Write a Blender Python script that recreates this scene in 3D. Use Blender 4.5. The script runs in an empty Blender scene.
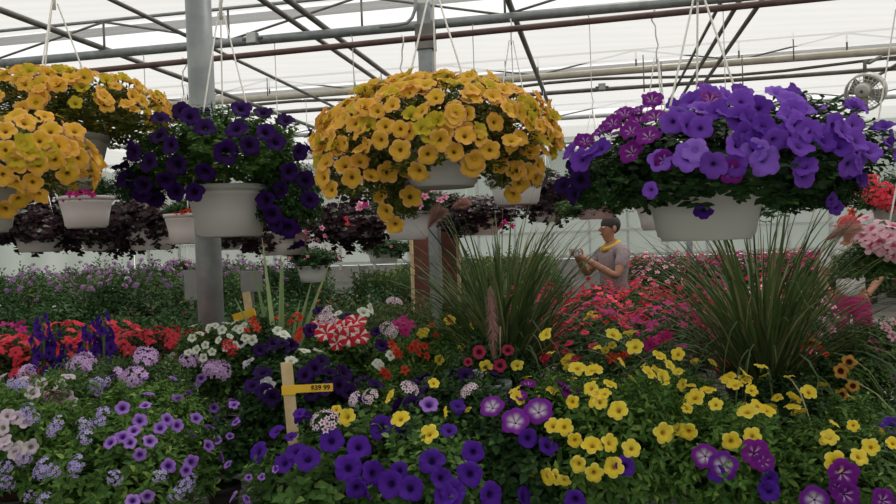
import bpy, math, random
import numpy as np
from mathutils import Vector, Matrix, Euler, Quaternion

rng = np.random.default_rng(7)
random.seed(7)
PI = math.pi
scene = bpy.context.scene
COL = scene.collection

# ------------------------------------------------------------------ camera
F = 780.0
CAMZ = 1.55
cam_d = bpy.data.cameras.new('camera')
cam = bpy.data.objects.new('camera', cam_d)
COL.objects.link(cam)
cam_d.sensor_width = 36.0
cam_d.lens = 36.0 * F / 896.0
cam_d.clip_start = 0.05
cam.matrix_world = (Matrix.Translation((0, 0, CAMZ)) @ Matrix.Rotation(PI / 2 - math.radians(0.9), 4, 'X')
                    @ Matrix.Rotation(math.radians(-2.1), 4, 'Z'))
scene.camera = cam
CM = cam.matrix_world.copy()
CR = CM.to_3x3()
CO = Vector((0, 0, CAMZ))

def ray(px, py):
    return CR @ Vector(((px - 448) / F, (252 - py) / F, -1.0))

def at(px, py, d):
    return CO + ray(px, py) * d

def hit(px, py, z):
    r = ray(px, py)
    return CO + r * ((z - CAMZ) / r.z)

# ------------------------------------------------------------------ materials
def lin(c):
    return tuple((x / 12.92 if x <= .04045 else ((x + .055) / 1.055) ** 2.4) for x in c)

def rgb(h):
    h = h.lstrip('#')
    return lin(tuple(int(h[i:i + 2], 16) / 255 for i in (0, 2, 4))) + (1.0,)

class NT:
    def __init__(s, name):
        s.m = bpy.data.materials.new(name)
        s.m.use_nodes = True
        s.t = s.m.node_tree
        s.t.nodes.clear()
        s.out = s.n('ShaderNodeOutputMaterial')
    def n(s, typ, **kw):
        nd = s.t.nodes.new(typ)
        for k, v in kw.items():
            setattr(nd, k, v)
        return nd
    def l(s, a, b):
        s.t.links.new(a, b)
    def math(s, op, a, b=None, clamp=False):
        nd = s.n('ShaderNodeMath', operation=op, use_clamp=clamp)
        for i, v in enumerate((a, b)):
            if v is None: continue
            if isinstance(v, (int, float)): nd.inputs[i].default_value = v
            else: s.l(v, nd.inputs[i])
        return nd.outputs[0]
    def mix(s, f, a, b):
        nd = s.n('ShaderNodeMix', data_type='RGBA')
        for sock, v in ((nd.inputs[0], f), (nd.inputs[6], a), (nd.inputs[7], b)):
            if isinstance(v, (int, float, tuple)): sock.default_value = v
            else: s.l(v, sock)
        return nd.outputs[2]
    def attr(s, name):
        return s.n('ShaderNodeAttribute', attribute_name=name).outputs['Fac']
    def rand(s):
        return s.n('ShaderNodeObjectInfo').outputs['Random']
    def smooth(s, v, a, b):
        nd = s.n('ShaderNodeMapRange', interpolation_type='SMOOTHSTEP')
        s.l(v, nd.inputs[0]); nd.inputs[1].default_value = a; nd.inputs[2].default_value = b
        return nd.outputs[0]
    def noise(s, scale, detail=3, coord='Object'):
        tc = s.n('ShaderNodeTexCoord')
        nd = s.n('ShaderNodeTexNoise')
        nd.inputs['Scale'].default_value = scale; nd.inputs['Detail'].default_value = detail
        s.l(tc.outputs[coord], nd.inputs['Vector'])
        return nd.outputs['Fac']
    def surface(s, color, rough=.6, metal=0, trans=0, spec=.5, tcol=None):
        p = s.n('ShaderNodeBsdfPrincipled')
        if isinstance(color, tuple): p.inputs['Base Color'].default_value = color
        else: s.l(color, p.inputs['Base Color'])
        p.inputs['Roughness'].default_value = rough
        p.inputs['Metallic'].default_value = metal
        p.inputs['Specular IOR Level'].default_value = spec
        if trans:
            t = s.n('ShaderNodeBsdfTranslucent')
            c = tcol if tcol is not None else color
            if isinstance(c, tuple): t.inputs[0].default_value = c
            else: s.l(c, t.inputs[0])
            m = s.n('ShaderNodeMixShader'); m.inputs[0].default_value = trans
            s.l(p.outputs[0], m.inputs[1]); s.l(t.outputs[0], m.inputs[2])
            s.l(m.outputs[0], s.out.inputs[0])
        else:
            s.l(p.outputs[0], s.out.inputs[0])
        return s.m

def mat_plain(name, c1, c2=None, rough=.6, metal=0, scale=20, trans=0, spec=.5):
    t = NT(name)
    if c2:
        f = t.smooth(t.noise(scale, 4), .3, .7)
        col = t.mix(f, rgb(c1), rgb(c2))
    else:
        col = rgb(c1)
    return t.surface(col, rough, metal, trans, spec)

def mat_leaf(name, c1, c2, c3=None, rough=.55, trans=.25, spec=.2):
    t = NT(name)
    r = t.attr('rnd')
    col = t.mix(r, rgb(c1), rgb(c2))
    if c3:
        col = t.mix(t.smooth(r, .86, .95), col, rgb(c3))
    o = t.rand()
    hs = t.n('ShaderNodeHueSaturation')
    t.l(col, hs.inputs['Color'])
    t.l(t.math('ADD', t.math('MULTIPLY', o, .4), .8), hs.inputs['Value'])
    return t.surface(hs.outputs[0], rough, 0, trans, spec)

def mat_petal(name, edge, throat, r0=.1, r1=.5, edge2=None, star=None, star_w=(.2, .8), star_r=(.15, .9), eye=None, trans=.3, rim=None, invert=False, vein=0, rim0=.85):
    """edge colour to throat colour along 'rad'; star = second colour along lobes."""
    t = NT(name)
    rad = t.attr('rad')
    e = rgb(edge)
    if edge2:
        e = t.mix(t.rand(), e, rgb(edge2))
    col = e
    if star:
        lb = t.attr('lobe')
        if invert: lb = t.math('MULTIPLY', lb, -1.0)
        f = t.smooth(lb, star_w[0], star_w[1])
        g = t.math('SUBTRACT', 1.0, t.smooth(rad, star_r[0], star_r[1]))
        col = t.mix(t.math('MULTIPLY', f, g), col, rgb(star))
    f = t.smooth(rad, r0, r1)
    col = t.mix(f, rgb(throat), col)
    if eye:
        col = t.mix(t.smooth(rad, .1, .2), rgb(eye), col)
    if rim:
        col = t.mix(t.smooth(rad, rim0, 1.0), col, rgb(rim))
    if vein:
        at_ = t.n('ShaderNodeAttribute', attribute_name='ang').outputs['Fac']
        v_ = t.math('POWER', t.math('ABSOLUTE', t.math('COSINE', t.math('MULTIPLY', at_, 12.5))), 6.0)
        v_ = t.math('MULTIPLY', t.math('MULTIPLY', v_, vein), t.math('SUBTRACT', 1.0, t.smooth(rad, .3, 1.0)))
        col = t.mix(v_, col, rgb(throat))
    n = t.noise(60, 2)
    hs = t.n('ShaderNodeHueSaturation'); t.l(col, hs.inputs['Color'])
    t.l(t.math('ADD', t.math('MULTIPLY', n, .3), .85), hs.inputs['Value'])
    return t.surface(hs.outputs[0], .65, 0, trans, .15)

M = {}
M['leaf_pet'] = mat_leaf('petunia_leaf', '#3c5e2a', '#5f8440', '#809c50', trans=.33)
M['leaf_dark'] = mat_leaf('dark_green_leaf', '#263f20', '#3c6030', '#52743a')
M['leaf_cal'] = mat_leaf('small_bright_leaf', '#426a2e', '#6e9044', '#94b056', trans=.3)
M['leaf_yel'] = mat_leaf('olive_yellow_leaf', '#4d5f2c', '#7d8a3a', '#a9a83c')
M['leaf_verb'] = mat_leaf('verbena_leaf', '#435f38', '#64814a', '#86a060')
M['leaf_pur'] = mat_leaf('dark_purple_leaf', '#2a1a22', '#3e2830', '#33402a', trans=.15)
M['leaf_imp'] = mat_leaf('impatiens_leaf', '#2f4a2a', '#4c6a38', '#5d3a34')
M['leaf_far'] = mat_leaf('far_green_leaf', '#3f5a34', '#66824c', '#8a9c5e')
M['leaf_lime'] = mat_leaf('lime_leaf', '#7f9a3a', '#a9bd4c', '#c2cc62')
M['leaf_upr'] = mat_leaf('upright_leaf', '#4a5c3a', '#6c7a4c', '#8a7a52')
M['grass'] = mat_leaf('grass_blade', '#3c5230', '#6a7c46', '#9a946a', trans=.25, spec=.2)
M['spike'] = mat_leaf('spike_blade', '#7c9462', '#9db07c', trans=.2)
M['plume'] = mat_leaf('grass_plume', '#ac7c74', '#e2bcb2', trans=.3)
M['stem'] = mat_leaf('green_stem', '#5d7a44', '#7a9458')

M['yel_or'] = mat_petal('orange_yellow_petal', '#f4bc42', '#6e4a0e', .04, .3, edge2='#eec03a', rim='#f6b878', vein=.3, rim0=.7)
M['yel_gr'] = mat_petal('greenish_yellow_petal', '#dcc038', '#8f8a1c', .06, .5, edge2='#c8ba34', vein=.25)
M['dk_pur'] = mat_petal('dark_purple_petal', '#3a1664', '#150828', .1, .5, edge2='#2a1048', vein=.5)
M['dk_pur2'] = mat_petal('deep_violet_petal', '#5a26a6', '#220c48', .08, .42, edge2='#481c8a', vein=.5)
M['violet'] = mat_petal('violet_petal', '#9058d2', '#32145e', .03, .3, edge2='#5c2aa0', vein=.4)
M['violet2'] = mat_petal('pale_violet_petal', '#a678e2', '#5a3498', .05, .3, edge2='#8e5cd4', vein=.35)
M['mag_star'] = mat_petal('magenta_star_petal', '#84208e', '#340c40', .04, .12, edge2='#6e1a86', star='#eac8ee', star_w=(-.1, .95), star_r=(.1, .62), vein=.4)
M['pur_star'] = mat_petal('purple_white_star_petal', '#84279e', '#200a2a', .05, .1, edge2='#6c2098', star='#f4e8f6', star_w=(-2.0, .9), star_r=(.2, .74), vein=.55)
M['red_star'] = mat_petal('red_white_star_petal', '#d22a3e', '#b01828', .05, .12, star='#f4e2de', star_w=(.15, .5), star_r=(.9, 1.3), invert=True)
M['cal_yel'] = mat_petal('bright_yellow_petal', '#f4d436', '#b8801a', .06, .36, edge2='#f0da4c', rim='#f4e486', vein=.25)
M['lav_pet'] = mat_petal('lavender_purple_petal', '#b488da', '#4a1e86', .15, .7, edge2='#a06ed0', vein=.4)
M['pale_pet'] = mat_petal('pale_pink_petal', '#ded2d4', '#8f8a72', .1, .5, edge2='#d6c0d4')
M['white_pet'] = mat_petal('white_petal', '#e8ecdf', '#a8b070', .1, .45)
M['grey_pet'] = mat_petal('greyish_lavender_petal', '#b9b4be', '#6a6672', .1, .6)
M['dk_red'] = mat_petal('dark_red_petal', '#b83a5c', '#5a1426', .2, .6)
M['red_imp'] = mat_petal('red_petal', '#f03a50', '#c02036', .05, .3, edge2='#ee5666')
M['or_red'] = mat_petal('orange_red_petal', '#e2553a', '#a82c1e', .1, .4, edge2='#d8402c')
M['crim'] = mat_petal('crimson_petal', '#c62440', '#8f1428', .05, .3, edge2='#d83a58')
M['mag'] = mat_petal('magenta_petal', '#d22c7c', '#8f1450', .05, .3, edge2='#c2328c')
M['pink_wh'] = mat_petal('pink_white_petal', '#f0b4c4', '#d05078', .1, .6, edge2='#f4d2d8')
M['pink'] = mat_petal('pink_petal', '#e88aa8', '#c23c68', .1, .5, edge2='#f0a8c4')
M['lav_vb'] = mat_petal('lavender_floret', '#e2bcec', '#b088cc', .05, .4, edge2='#e8c6f0')
M['blu_vb'] = mat_petal('blue_lavender_floret', '#b4a4dc', '#7a68b8', .05, .4, edge2='#c4b8e2')
M['pnk_vb'] = mat_petal('pink_floret', '#e8a0d4', '#b85aa0', .05, .4, edge2='#e89ac0')
M['wm_vb'] = mat_petal('white_magenta_floret', '#f0e2ec', '#a8286c', .1, .5)
M['or_dk'] = mat_petal('orange_dark_eye_petal', '#dda048', '#5a2414', .3, .55)
M['cleome'] = mat_petal('mauve_petal', '#c894c8', '#94609c', .05, .4, edge2='#a87cb8')
M['oran'] = mat_petal('orange_petal', '#d8983c', '#8f5a20', .05, .4, edge2='#c8a840')

M['pot'] = mat_plain('white_plastic', '#d9d8d4', '#cfcdc9', .45, scale=3)
M['pot_pink'] = mat_plain('pinkish_white_plastic', '#dccfcd', '#d2c4c2', .45, scale=3)
M['pot_blk'] = mat_plain('black_nursery_plastic', '#2c2a28', '#35322f', .5, scale=6)
M['pot_brn'] = mat_plain('terracotta_plastic', '#6a4234', '#5a382c', .6, scale=6)
M['pot_gry'] = mat_plain('grey_plastic', '#8f9a98', '#7f8a8a', .5, scale=6)
M['soil'] = mat_plain('potting_soil', '#2a2019', '#3c2e22', .95, scale=60)
M['wire'] = mat_plain('white_wire', '#e6e3dc', None, .4)
M['gal'] = mat_plain('galvanised_steel', '#858b8c', '#9a9e9e', .45, .35, scale=14)
M['gal_dk'] = mat_plain('weathered_grey_steel', '#6f6d68', '#827f79', .55, .3, scale=10)
M['rust'] = mat_plain('brown_primer_pipe', '#5c4440', '#6d5550', .6, .1, scale=12)
M['cream'] = mat_plain('cream_painted_pipe', '#c9c2b2', '#b8b0a0', .5, .1, scale=9)
M['alu'] = mat_plain('pale_aluminium', '#b8bcba', '#c8cac6', .5, .3, scale=8)
M['wood'] = mat_plain('pale_pine', '#d8bf95', '#c8ab7c', .7, scale=25)
M['brnwood'] = mat_plain('red_brown_board', '#6e3a2c', '#583026', .7, scale=15)
M['yellow'] = mat_plain('yellow_plastic_tag', '#f4c32c', '#eab41e', .5, scale=20)
M['ink'] = mat_plain('black_marker', '#2a2012', None, .6)
M['slate'] = mat_plain('grey_sign_plastic', '#7f7c7a', '#8a8784', .6, scale=8)
M['fan_grey'] = mat_plain('fan_grey_metal', '#b8b6ae', '#c6c4bc', .5, .2, scale=8)
M['fan_dark'] = mat_plain('dark_motor_metal', '#56544f', '#66635d', .5, .2, scale=8)
M['skin'] = mat_plain('skin', '#a8745a', '#b58066', .6, scale=9)
M['hair'] = mat_plain('black_hair', '#231b19', '#33282a', .6, scale=40)
M['shirt'] = mat_plain('mauve_grey_cloth', '#8d7c80', '#a08e92', .85, scale=40)
M['ycloth'] = mat_plain('yellow_cloth', '#e0b84e', '#d2a83c', .8, scale=30)
M['jeans'] = mat_plain('dark_blue_cloth', '#333a4c', '#3e465a', .85, scale=40)
M['wcloth'] = mat_plain('white_cloth', '#dedcd8', '#d0cecb', .85, scale=30)
M['mcloth'] = mat_plain('magenta_cloth', '#b82a70', '#a82466', .85, scale=30)
M['redcloth'] = mat_plain('red_cloth', '#b83848', '#a83040', .85, scale=30)
M['phone'] = mat_plain('silver_phone', '#c8c8ca', None, .3, .3)
M['eye'] = mat_plain('eye_white', '#e8e4e0', None, .3)
M['lip'] = mat_plain('lip', '#8f4a44', None, .5)
M['mesh'] = mat_plain('grey_bench_wire', '#a4ada8', '#929c96', .5, .2, scale=20)
M['gravel'] = mat_plain('gravel_floor', '#4a443c', '#5c564e', .95, scale=45)
M['base'] = mat_plain('concrete_base', '#8f8d88', '#a09d97', .9, scale=6)

def mat_sheet(name, c1, c2, transp, wave):
    t = NT(name)
    tc = t.n('ShaderNodeTexCoord')
    w = t.n('ShaderNodeTexWave', wave_type='BANDS', bands_direction='Y')
    w.inputs['Scale'].default_value = wave
    w.inputs['Distortion'].default_value = 6.0
    w.inputs['Detail'].default_value = 3
    w.inputs['Detail Scale'].default_value = .8
    mp = t.n('ShaderNodeMapping'); mp.inputs['Scale'].default_value = (.25, 1, 1)
    t.l(tc.outputs['Object'], mp.inputs[0]); t.l(mp.outputs[0], w.inputs['Vector'])
    col = t.mix(w.outputs['Fac'], rgb(c1), rgb(c2))
    d = t.n('ShaderNodeBsdfDiffuse'); t.l(col, d.inputs[0])
    tr = t.n('ShaderNodeBsdfTranslucent'); t.l(col, tr.inputs[0])
    tp = t.n('ShaderNodeBsdfTransparent')
    m1 = t.n('ShaderNodeMixShader'); m1.inputs[0].default_value = .75
    t.l(d.outputs[0], m1.inputs[1]); t.l(tr.outputs[0], m1.inputs[2])
    m2 = t.n('ShaderNodeMixShader'); m2.inputs[0].default_value = transp
    t.l(m1.outputs[0], m2.inputs[1]); t.l(tp.outputs[0], m2.inputs[2])
    t.l(m2.outputs[0], t.out.inputs[0])
    return t.m
M['curtain'] = mat_sheet('white_shade_cloth', '#b7b8b8', '#bbbcbc', .22, 1.6)
M['poly'] = mat_sheet('polycarbonate_sheet', '#b2b9b0', '#bec4bc', .22, .3)

# ------------------------------------------------------------------ object helpers
def link(o):
    COL.objects.link(o)
    return o

def empty(name, loc, rz=0, label=None, cat=None, group=None):
    o = bpy.data.objects.new(name, None)
    o.empty_display_size = .05
    o.location = loc; o.rotation_euler = (0, 0, rz)
    link(o)
    if label: tag(o, label, cat, group)
    return o

def tag(o, label, cat, group=None):
    o['label'] = label; o['category'] = cat
    if group: o['group'] = group
    return o

def struct(o):
    o['kind'] = 'structure'
    return o

def mesh_from(name, V, Fc, mats, midx=None, smooth=True, attrs=None):
    me = bpy.data.meshes.new(name)
    me.from_pydata([tuple(v) for v in V] if not isinstance(V, np.ndarray) else V.tolist(), [], Fc)
    for m in (mats if isinstance(mats, (list, tuple)) else [mats]):
        me.materials.append(m)
    if midx is not None:
        me.polygons.foreach_set('material_index', np.asarray(midx, dtype=np.int32))
    if smooth:
        me.polygons.foreach_set('use_smooth', np.ones(len(me.polygons), dtype=bool))
    for k, v in (attrs or {}).items():
        a = me.attributes.new(k, 'FLOAT', 'POINT')
        a.data.foreach_set('value', np.asarray(v, dtype=np.float32))
    me.update()
    return me

def add(name, me, parent=None, loc=(0, 0, 0), rot=None, scale=None):
    o = bpy.data.objects.new(name, me)
    link(o)
    if parent is not None: o.parent = parent
    o.location = loc
    if rot is not None:
        if isinstance(rot, Quaternion):
            o.rotation_mode = 'QUATERNION'; o.rotation_quaternion = rot
        else:
            o.rotation_euler = rot
    if scale is not None:
        o.scale = (scale,) * 3 if isinstance(scale, (int, float)) else scale
    return o

class MB:
    """collects shapes into one mesh"""
    def __init__(s): s.V = []; s.F = []
    def tube(s, pts, r, n=10, cap=True, closed=False):
        pts = [Vector(p) for p in pts]
        rs = r if isinstance(r, (list, tuple)) else [r] * len(pts)
        k = len(s.V); m = len(pts)
        ref = None
        for i, p in enumerate(pts):
            if closed: d = pts[(i + 1) % m] - pts[i - 1]
            else: d = pts[min(i + 1, m - 1)] - pts[max(i - 1, 0)]
            if d.length < 1e-9: d = Vector((0, 0, 1))
            d.normalize()
            if ref is None:
                ref = d.orthogonal().normalized()
            a = (ref - d * ref.dot(d))
            if a.length < 1e-6: a = d.orthogonal()
            a.normalize(); ref = a
            b = d.cross(a)
            for j in range(n):
                t = 2 * PI * j / n
                s.V.append(p + (a * math.cos(t) + b * math.sin(t)) * rs[i])
        for i in range(m if closed else m - 1):
            i2 = (i + 1) % m
            for j in range(n):
                s.F.append((k + i * n + j, k + i * n + (j + 1) % n, k + i2 * n + (j + 1) % n, k + i2 * n + j))
        if cap and not closed:
            s.F.append(tuple(k + j for j in reversed(range(n))))
            s.F.append(tuple(k + (m - 1) * n + j for j in range(n)))
        return s
    def lathe(s, prof, n=32, c=(0, 0, 0), axis=None):
        k = len(s.V); c = Vector(c)
        q = Vector((0, 0, 1)).rotation_difference(Vector(axis)) if axis is not None else None
        for (r, z) in prof:
            for j in range(n):
                t = 2 * PI * j / n
                v = Vector((r * math.cos(t), r * math.sin(t), z))
                if q: v = q @ v
                s.V.append(c + v)
        for i in range(len(prof) - 1):
            for j in range(n):
                s.F.append((k + i * n + j, k + i * n + (j + 1) % n, k + (i + 1) * n + (j + 1) % n, k + (i + 1) * n + j))
        return s
    def box(s, c, d, rot=None, bev=0):
        k = len(s.V); c = Vector(c)
        x, y, z = d[0] / 2, d[1] / 2, d[2] / 2
        for sx, sy, sz in ((-1,-1,-1),(1,-1,-1),(1,1,-1),(-1,1,-1),(-1,-1,1),(1,-1,1),(1,1,1),(-1,1,1)):
            v = Vector((sx * x, sy * y, sz * z))
            if rot is not None: v = rot @ v
            s.V.append(c + v)
        for f in ((0,3,2,1),(4,5,6,7),(0,1,5,4),(1,2,6,5),(2,3,7,6),(3,0,4,7)):
            s.F.append(tuple(k + i for i in f))
        return s
    def sphere(s, c, r, n=14, m=9):
        rr = (r,) * 3 if isinstance(r, (int, float)) else r
        k = len(s.V); c = Vector(c)
        for i in range(m + 1):
            ph = PI * i / m
            for j in range(n):
                t = 2 * PI * j / n
                s.V.append(c + Vector((rr[0] * math.sin(ph) * math.cos(t), rr[1] * math.sin(ph) * math.sin(t), rr[2] * math.cos(ph))))
        for i in range(m):
            for j in range(n):
                s.F.append((k + i * n + j, k + (i + 1) * n + j, k + (i + 1) * n + (j + 1) % n, k + i * n + (j + 1) % n))
        return s
    def mesh(s, name, mat, smooth=True):
        me = mesh_from(name, s.V, s.F, mat, smooth=smooth)
        return me
    def build(s, name, mat, parent=None, loc=(0, 0, 0), rot=None, smooth=True, bevel=0):
        o = add(name, s.mesh(name, mat, smooth), parent, loc, rot)
        if bevel:
            b = o.modifiers.new('bevel', 'BEVEL'); b.width = bevel; b.segments = 2
        return o

# ------------------------------------------------------------------ plant meshes
def norm(a):
    return a / np.maximum(np.linalg.norm(a, axis=-1, keepdims=True), 1e-9)

def dirs(n, zmin, r):
    i = np.arange(n) + .5
    z = 1 - (1 - zmin) * i / n
    t = PI * (1 + 5 ** .5) * i + r.uniform(-.25, .25, n)
    z = np.clip(z + r.normal(0, .03, n), zmin, 1)
    q = np.sqrt(np.maximum(0, 1 - z * z))
    return np.stack([q * np.cos(t), q * np.sin(t), z], 1)

def lump(d, seed, amp):
    r = np.random.default_rng(seed)
    s = np.zeros(len(d))
    for _ in range(5):
        k = r.normal(0, 3.0, 3); s += np.sin(d @ k + r.uniform(0, 6.28))
    return 1 + amp * s / 2.2

LEAF_V = np.array([[0, 0, 0], [-.5, .34, .10], [.5, .34, .10], [-.40, .68, .07], [.40, .68, .07], [0, 1.0, -.14], [0, .36, 0], [0, .7, -.03]])
LEAF_F = [(0, 6, 1), (0, 2, 6), (6, 7, 3, 1), (2, 4, 7, 6), (7, 5, 3), (4, 5, 7)]
SLEAF_V = np.array([[0, 0, 0], [-.5, .45, .12], [.5, .45, .12], [0, 1.0, -.12]])
SLEAF_F = [(0, 3, 1), (0, 2, 3)]

def place_leaves(base, d, nrm, L, W, r, simple):
    tv = SLEAF_V if simple else LEAF_V
    tf = SLEAF_F if simple else LEAF_F
    side = norm(np.cross(d, nrm))
    up = norm(np.cross(side, d))
    n = len(base)
    V = (base[:, None, :] + side[:, None, :] * (tv[None, :, 0:1] * W[:, None, None])
         + d[:, None, :] * (tv[None, :, 1:2] * L[:, None, None]) + up[:, None, :] * (tv[None, :, 2:3] * L[:, None, None]))
    V = V.reshape(-1, 3)
    k = len(tv)
    Fs = [tuple(i * k + a for a in f) for i in range(n) for f in tf]
    rnd = np.repeat(r.uniform(0, 1, n), k)
    return V, Fs, rnd

def foliage(name, seed, mat, tips=260, per=8, L=.16, W=.55, zmin=-.3, amp=.14, spread=.9, inner=.55, simple=False, stems=True, droop=0.0, lay=.75):
    """dome of leafy shoots, unit radius; droop>0 lets the sides hang"""
    r = np.random.default_rng(seed)
    D = dirs(tips, zmin, r)
    rad = lump(D, seed + 1, amp) * r.uniform(lay, 1.03, tips)
    T = D * rad[:, None]
    A = norm(D + np.array([0, 0, .45 - droop]) + r.normal(0, .25, (tips, 3)))
    idx = np.repeat(np.arange(tips), per)
    j = np.tile(np.arange(per), tips)
    a = A[idx]
    ref = norm(np.cross(a, norm(r.normal(0, 1, (tips, 3)))[idx]))
    bi = np.cross(a, ref)
    ang = j * 2.4 + r.uniform(0, .8, len(j))
    radial = ref * np.cos(ang)[:, None] + bi * np.sin(ang)[:, None]
    s = (j / per) * 1.9 * L
    base = T[idx] - a * s[:, None]
    el = 1.1 - spread * (j / per + .25)
    d = norm(a * el[:, None] + radial + np.array([0, 0, -.15 - droop * .6]) + r.normal(0, .15, (len(j), 3)))
    nr = norm(a + D[idx] * .5 + np.array([0, 0, .5]) + r.normal(0, .25, (len(j), 3)))
    Ls = L * (.45 + .65 * np.minimum(1, j / per + .3)) * r.uniform(.75, 1.2, len(j))
    V, Fs, rnd = place_leaves(base, d, nr, Ls, Ls * W, r, simple)
    if stems:
        b = MB()
        for i in range(0, tips, 2):
            p0 = Vector(D[i] * inner * rad[i] * .6); p1 = Vector(T[i])
            b.tube([p0, (p0 + p1) / 2 + Vector(A[i]) * .03, p1], .012 * (L / .16) ** .5, 3, cap=False)
        k = len(V)
        V = np.concatenate([V, np.array([tuple(v) for v in b.V])])
        Fs += [tuple(k + q for q in f) for f in b.F]
        rnd = np.concatenate([rnd, np.full(len(b.V), .8)])
    return mesh_from(name, V, Fs, mat, attrs={'rnd': rnd})

def flower_data(seed, lobes=5, notch=.1, depth=.5, ruffle=.06, recurve=.06, n=30, tube=True, cup=0.0, lowpoly=False):
    r = np.random.default_rng(seed)
    rr = [0, .12, .22, .38, .62, .85, 1.0]
    zz = [-1.0, -.95, -.5, -.2, -.05, .03, -recurve / max(depth, .05)]
    if lowpoly:
        rr = [0, .25, .7, 1.0]; zz = [-1, -.4, -.04, -recurve / max(depth, .05)]
    V = []; rad = []; lobe = []; Fs = []
    ph = r.uniform(0, 6.28)
    lw = r.uniform(.92, 1.06, lobes)
    k1, k2 = r.uniform(0, 6.28, 2)
    lz = r.normal(0, ruffle * 1.1, lobes)
    for i, q in enumerate(rr):
        for j in range(n):
            t = 2 * PI * j / n
            c = math.cos(lobes * t)
            li = int((t / (2 * PI) * lobes + .5)) % lobes
            sc = abs(math.cos(lobes * t / 2)) ** .65
            R = q * (1 - notch * 2.3 * q ** 2.5 * (1 - sc)) * (1 + (lw[li] - 1) * q * sc)
            z = depth * zz[i] + ruffle * q ** 2.5 * (math.cos(2 * lobes * t + ph) * .7 + math.sin(3 * t + k1) * .5 + math.sin(2 * t + k2) * .8) + cup * q * q + lz[li] * q ** 3 * sc + depth * .16 * (1 - sc) * q * q
            V.append((R * math.cos(t), R * math.sin(t), z)); rad.append(q); lobe.append(c)
    for i in range(len(rr) - 1):
        for j in range(n):
            Fs.append((i * n + j, i * n + (j + 1) % n, (i + 1) * n + (j + 1) % n, (i + 1) * n + j))
    mi = [0] * len(Fs)
    if tube:
        k = len(V)
        for (q, z) in ((.2, -depth * .75), (.12, -depth * 1.1), (.09, -depth * 1.5), (.03, -depth * 1.9)):
            for j in range(6):
                t = 2 * PI * j / 6
                V.append((q * math.cos(t), q * math.sin(t), z)); rad.append(.3); lobe.append(0)
        for i in range(3):
            for j in range(6):
                Fs.append((k + i * 6 + j, k + i * 6 + (j + 1) % 6, k + (i + 1) * 6 + (j + 1) % 6, k + (i + 1) * 6 + j))
                mi.append(1)
    return np.array(V), Fs, np.array(rad), np.array(lobe), mi

def cluster_data(seed, nf=26, fr=.28, zmin=.05, petals=5):
    """a rounded head of small five-petalled florets, unit radius"""
    r = np.random.default_rng(seed)
    D = dirs(nf, zmin, r)
    V = []; Fs = []; rad = []; lobe = []; mi = []
    for d in D:
        q = Vector((0, 0, 1)).rotation_difference(Vector(norm(d + r.normal(0, .15, 3))))
        c = Vector(d * np.array([1, 1, .62]) * r.uniform(.86, 1.05))
        k = len(V); n = petals * 2
        V.append(c - q @ Vector((0, 0, .05))); rad.append(0); lobe.append(1)
        f = fr * r.uniform(.85, 1.15); t0 = r.uniform(0, 6)
        for j in range(n):
            t = t0 + 2 * PI * j / n
            R = f * (1.0 if j % 2 == 0 else .55)
            V.append(c + q @ Vector((R * math.cos(t), R * math.sin(t), .02 if j % 2 == 0 else -.02)))
            rad.append(1 if j % 2 == 0 else .5); lobe.append(1 if j % 2 == 0 else -1)
        for j in range(n):
            Fs.append((k, k + 1 + j, k + 1 + (j + 1) % n)); mi.append(0)
    # stalk
    b = MB().tube([(0, 0, -1.6), (0, 0, -.6), (0, 0, .2)], [.05, .05, .1], 5)
    k = len(V); V += b.V; Fs += [tuple(k + q for q in f) for f in b.F]; mi += [1] * len(b.F)
    rad += [.5] * len(b.V); lobe += [0] * len(b.V)
    return np.array([tuple(v) for v in V]), Fs, np.array(rad), np.array(lobe), mi

FL = {}   # name -> list of mesh-data variants
def kind(key, mat, fn, nvar=3, R=.03, **kw):
    FL[key] = dict(R=R, vars=[], data=[], mat=M[mat])
    for v in range(nvar):
        V, Fs, rad, lobe, mi = fn(sum(map(ord, key)) * 7 + v, **kw)
        V = V * R
        FL[key]['data'].append((V, Fs, rad, lobe, mi))
        FL[key]['vars'].append(mesh_from(key, V, Fs, [M[mat], M['stem']], mi, attrs={'rad': rad, 'lobe': lobe, 'ang': np.arctan2(V[:, 1], V[:, 0]), 'rnd': np.full(len(V), .5)}))

kind('yel_or', 'yel_or', flower_data, 4, .028, notch=.09, depth=.45, ruffle=.09)
kind('yel_gr', 'yel_gr', flower_data, 3, .023, notch=.1, depth=.55, ruffle=.1, cup=.25)
kind('dk_pur', 'dk_pur', flower_data, 4, .034, notch=.07, depth=.5, ruffle=.12)
kind('dk_pur2', 'dk_pur2', flower_data, 4, .0245, notch=.06, depth=.45, ruffle=.09)
kind('violet', 'violet', flower_data, 4, .0295, notch=.08, depth=.4, ruffle=.1)
kind('violet2', 'violet2', flower_data, 3, .031, notch=.08, depth=.4, ruffle=.1)
kind('mag_star', 'mag_star', flower_data, 3, .030, notch=.08, depth=.4, ruffle=.1)
kind('pur_star', 'pur_star', flower_data, 3, .027, notch=.07, depth=.35, ruffle=.07)
kind('red_star', 'red_star', flower_data, 3, .033, notch=.08, depth=.3, ruffle=.06)
kind('cal_yel', 'cal_yel', flower_data, 4, .0185, notch=.1, depth=.5, ruffle=.08)
kind('lav_pet', 'lav_pet', flower_data, 4, .016, notch=.1, depth=.5, ruffle=.08)
kind('pale_pet', 'pale_pet', flower_data, 3, .017, notch=.1, depth=.5, ruffle=.08)
kind('white_pet', 'white_pet', flower_data, 3, .017, notch=.12, depth=.5, ruffle=.08)
kind('grey_pet', 'grey_pet', flower_data, 2, .024, notch=.1, depth=.4, ruffle=.12)
kind('dk_red', 'dk_red', flower_data, 2, .018, notch=.08, depth=.5, ruffle=.06)
kind('or_dk', 'or_dk', flower_data, 2, .020, notch=.12, depth=.4, ruffle=.06)
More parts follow.
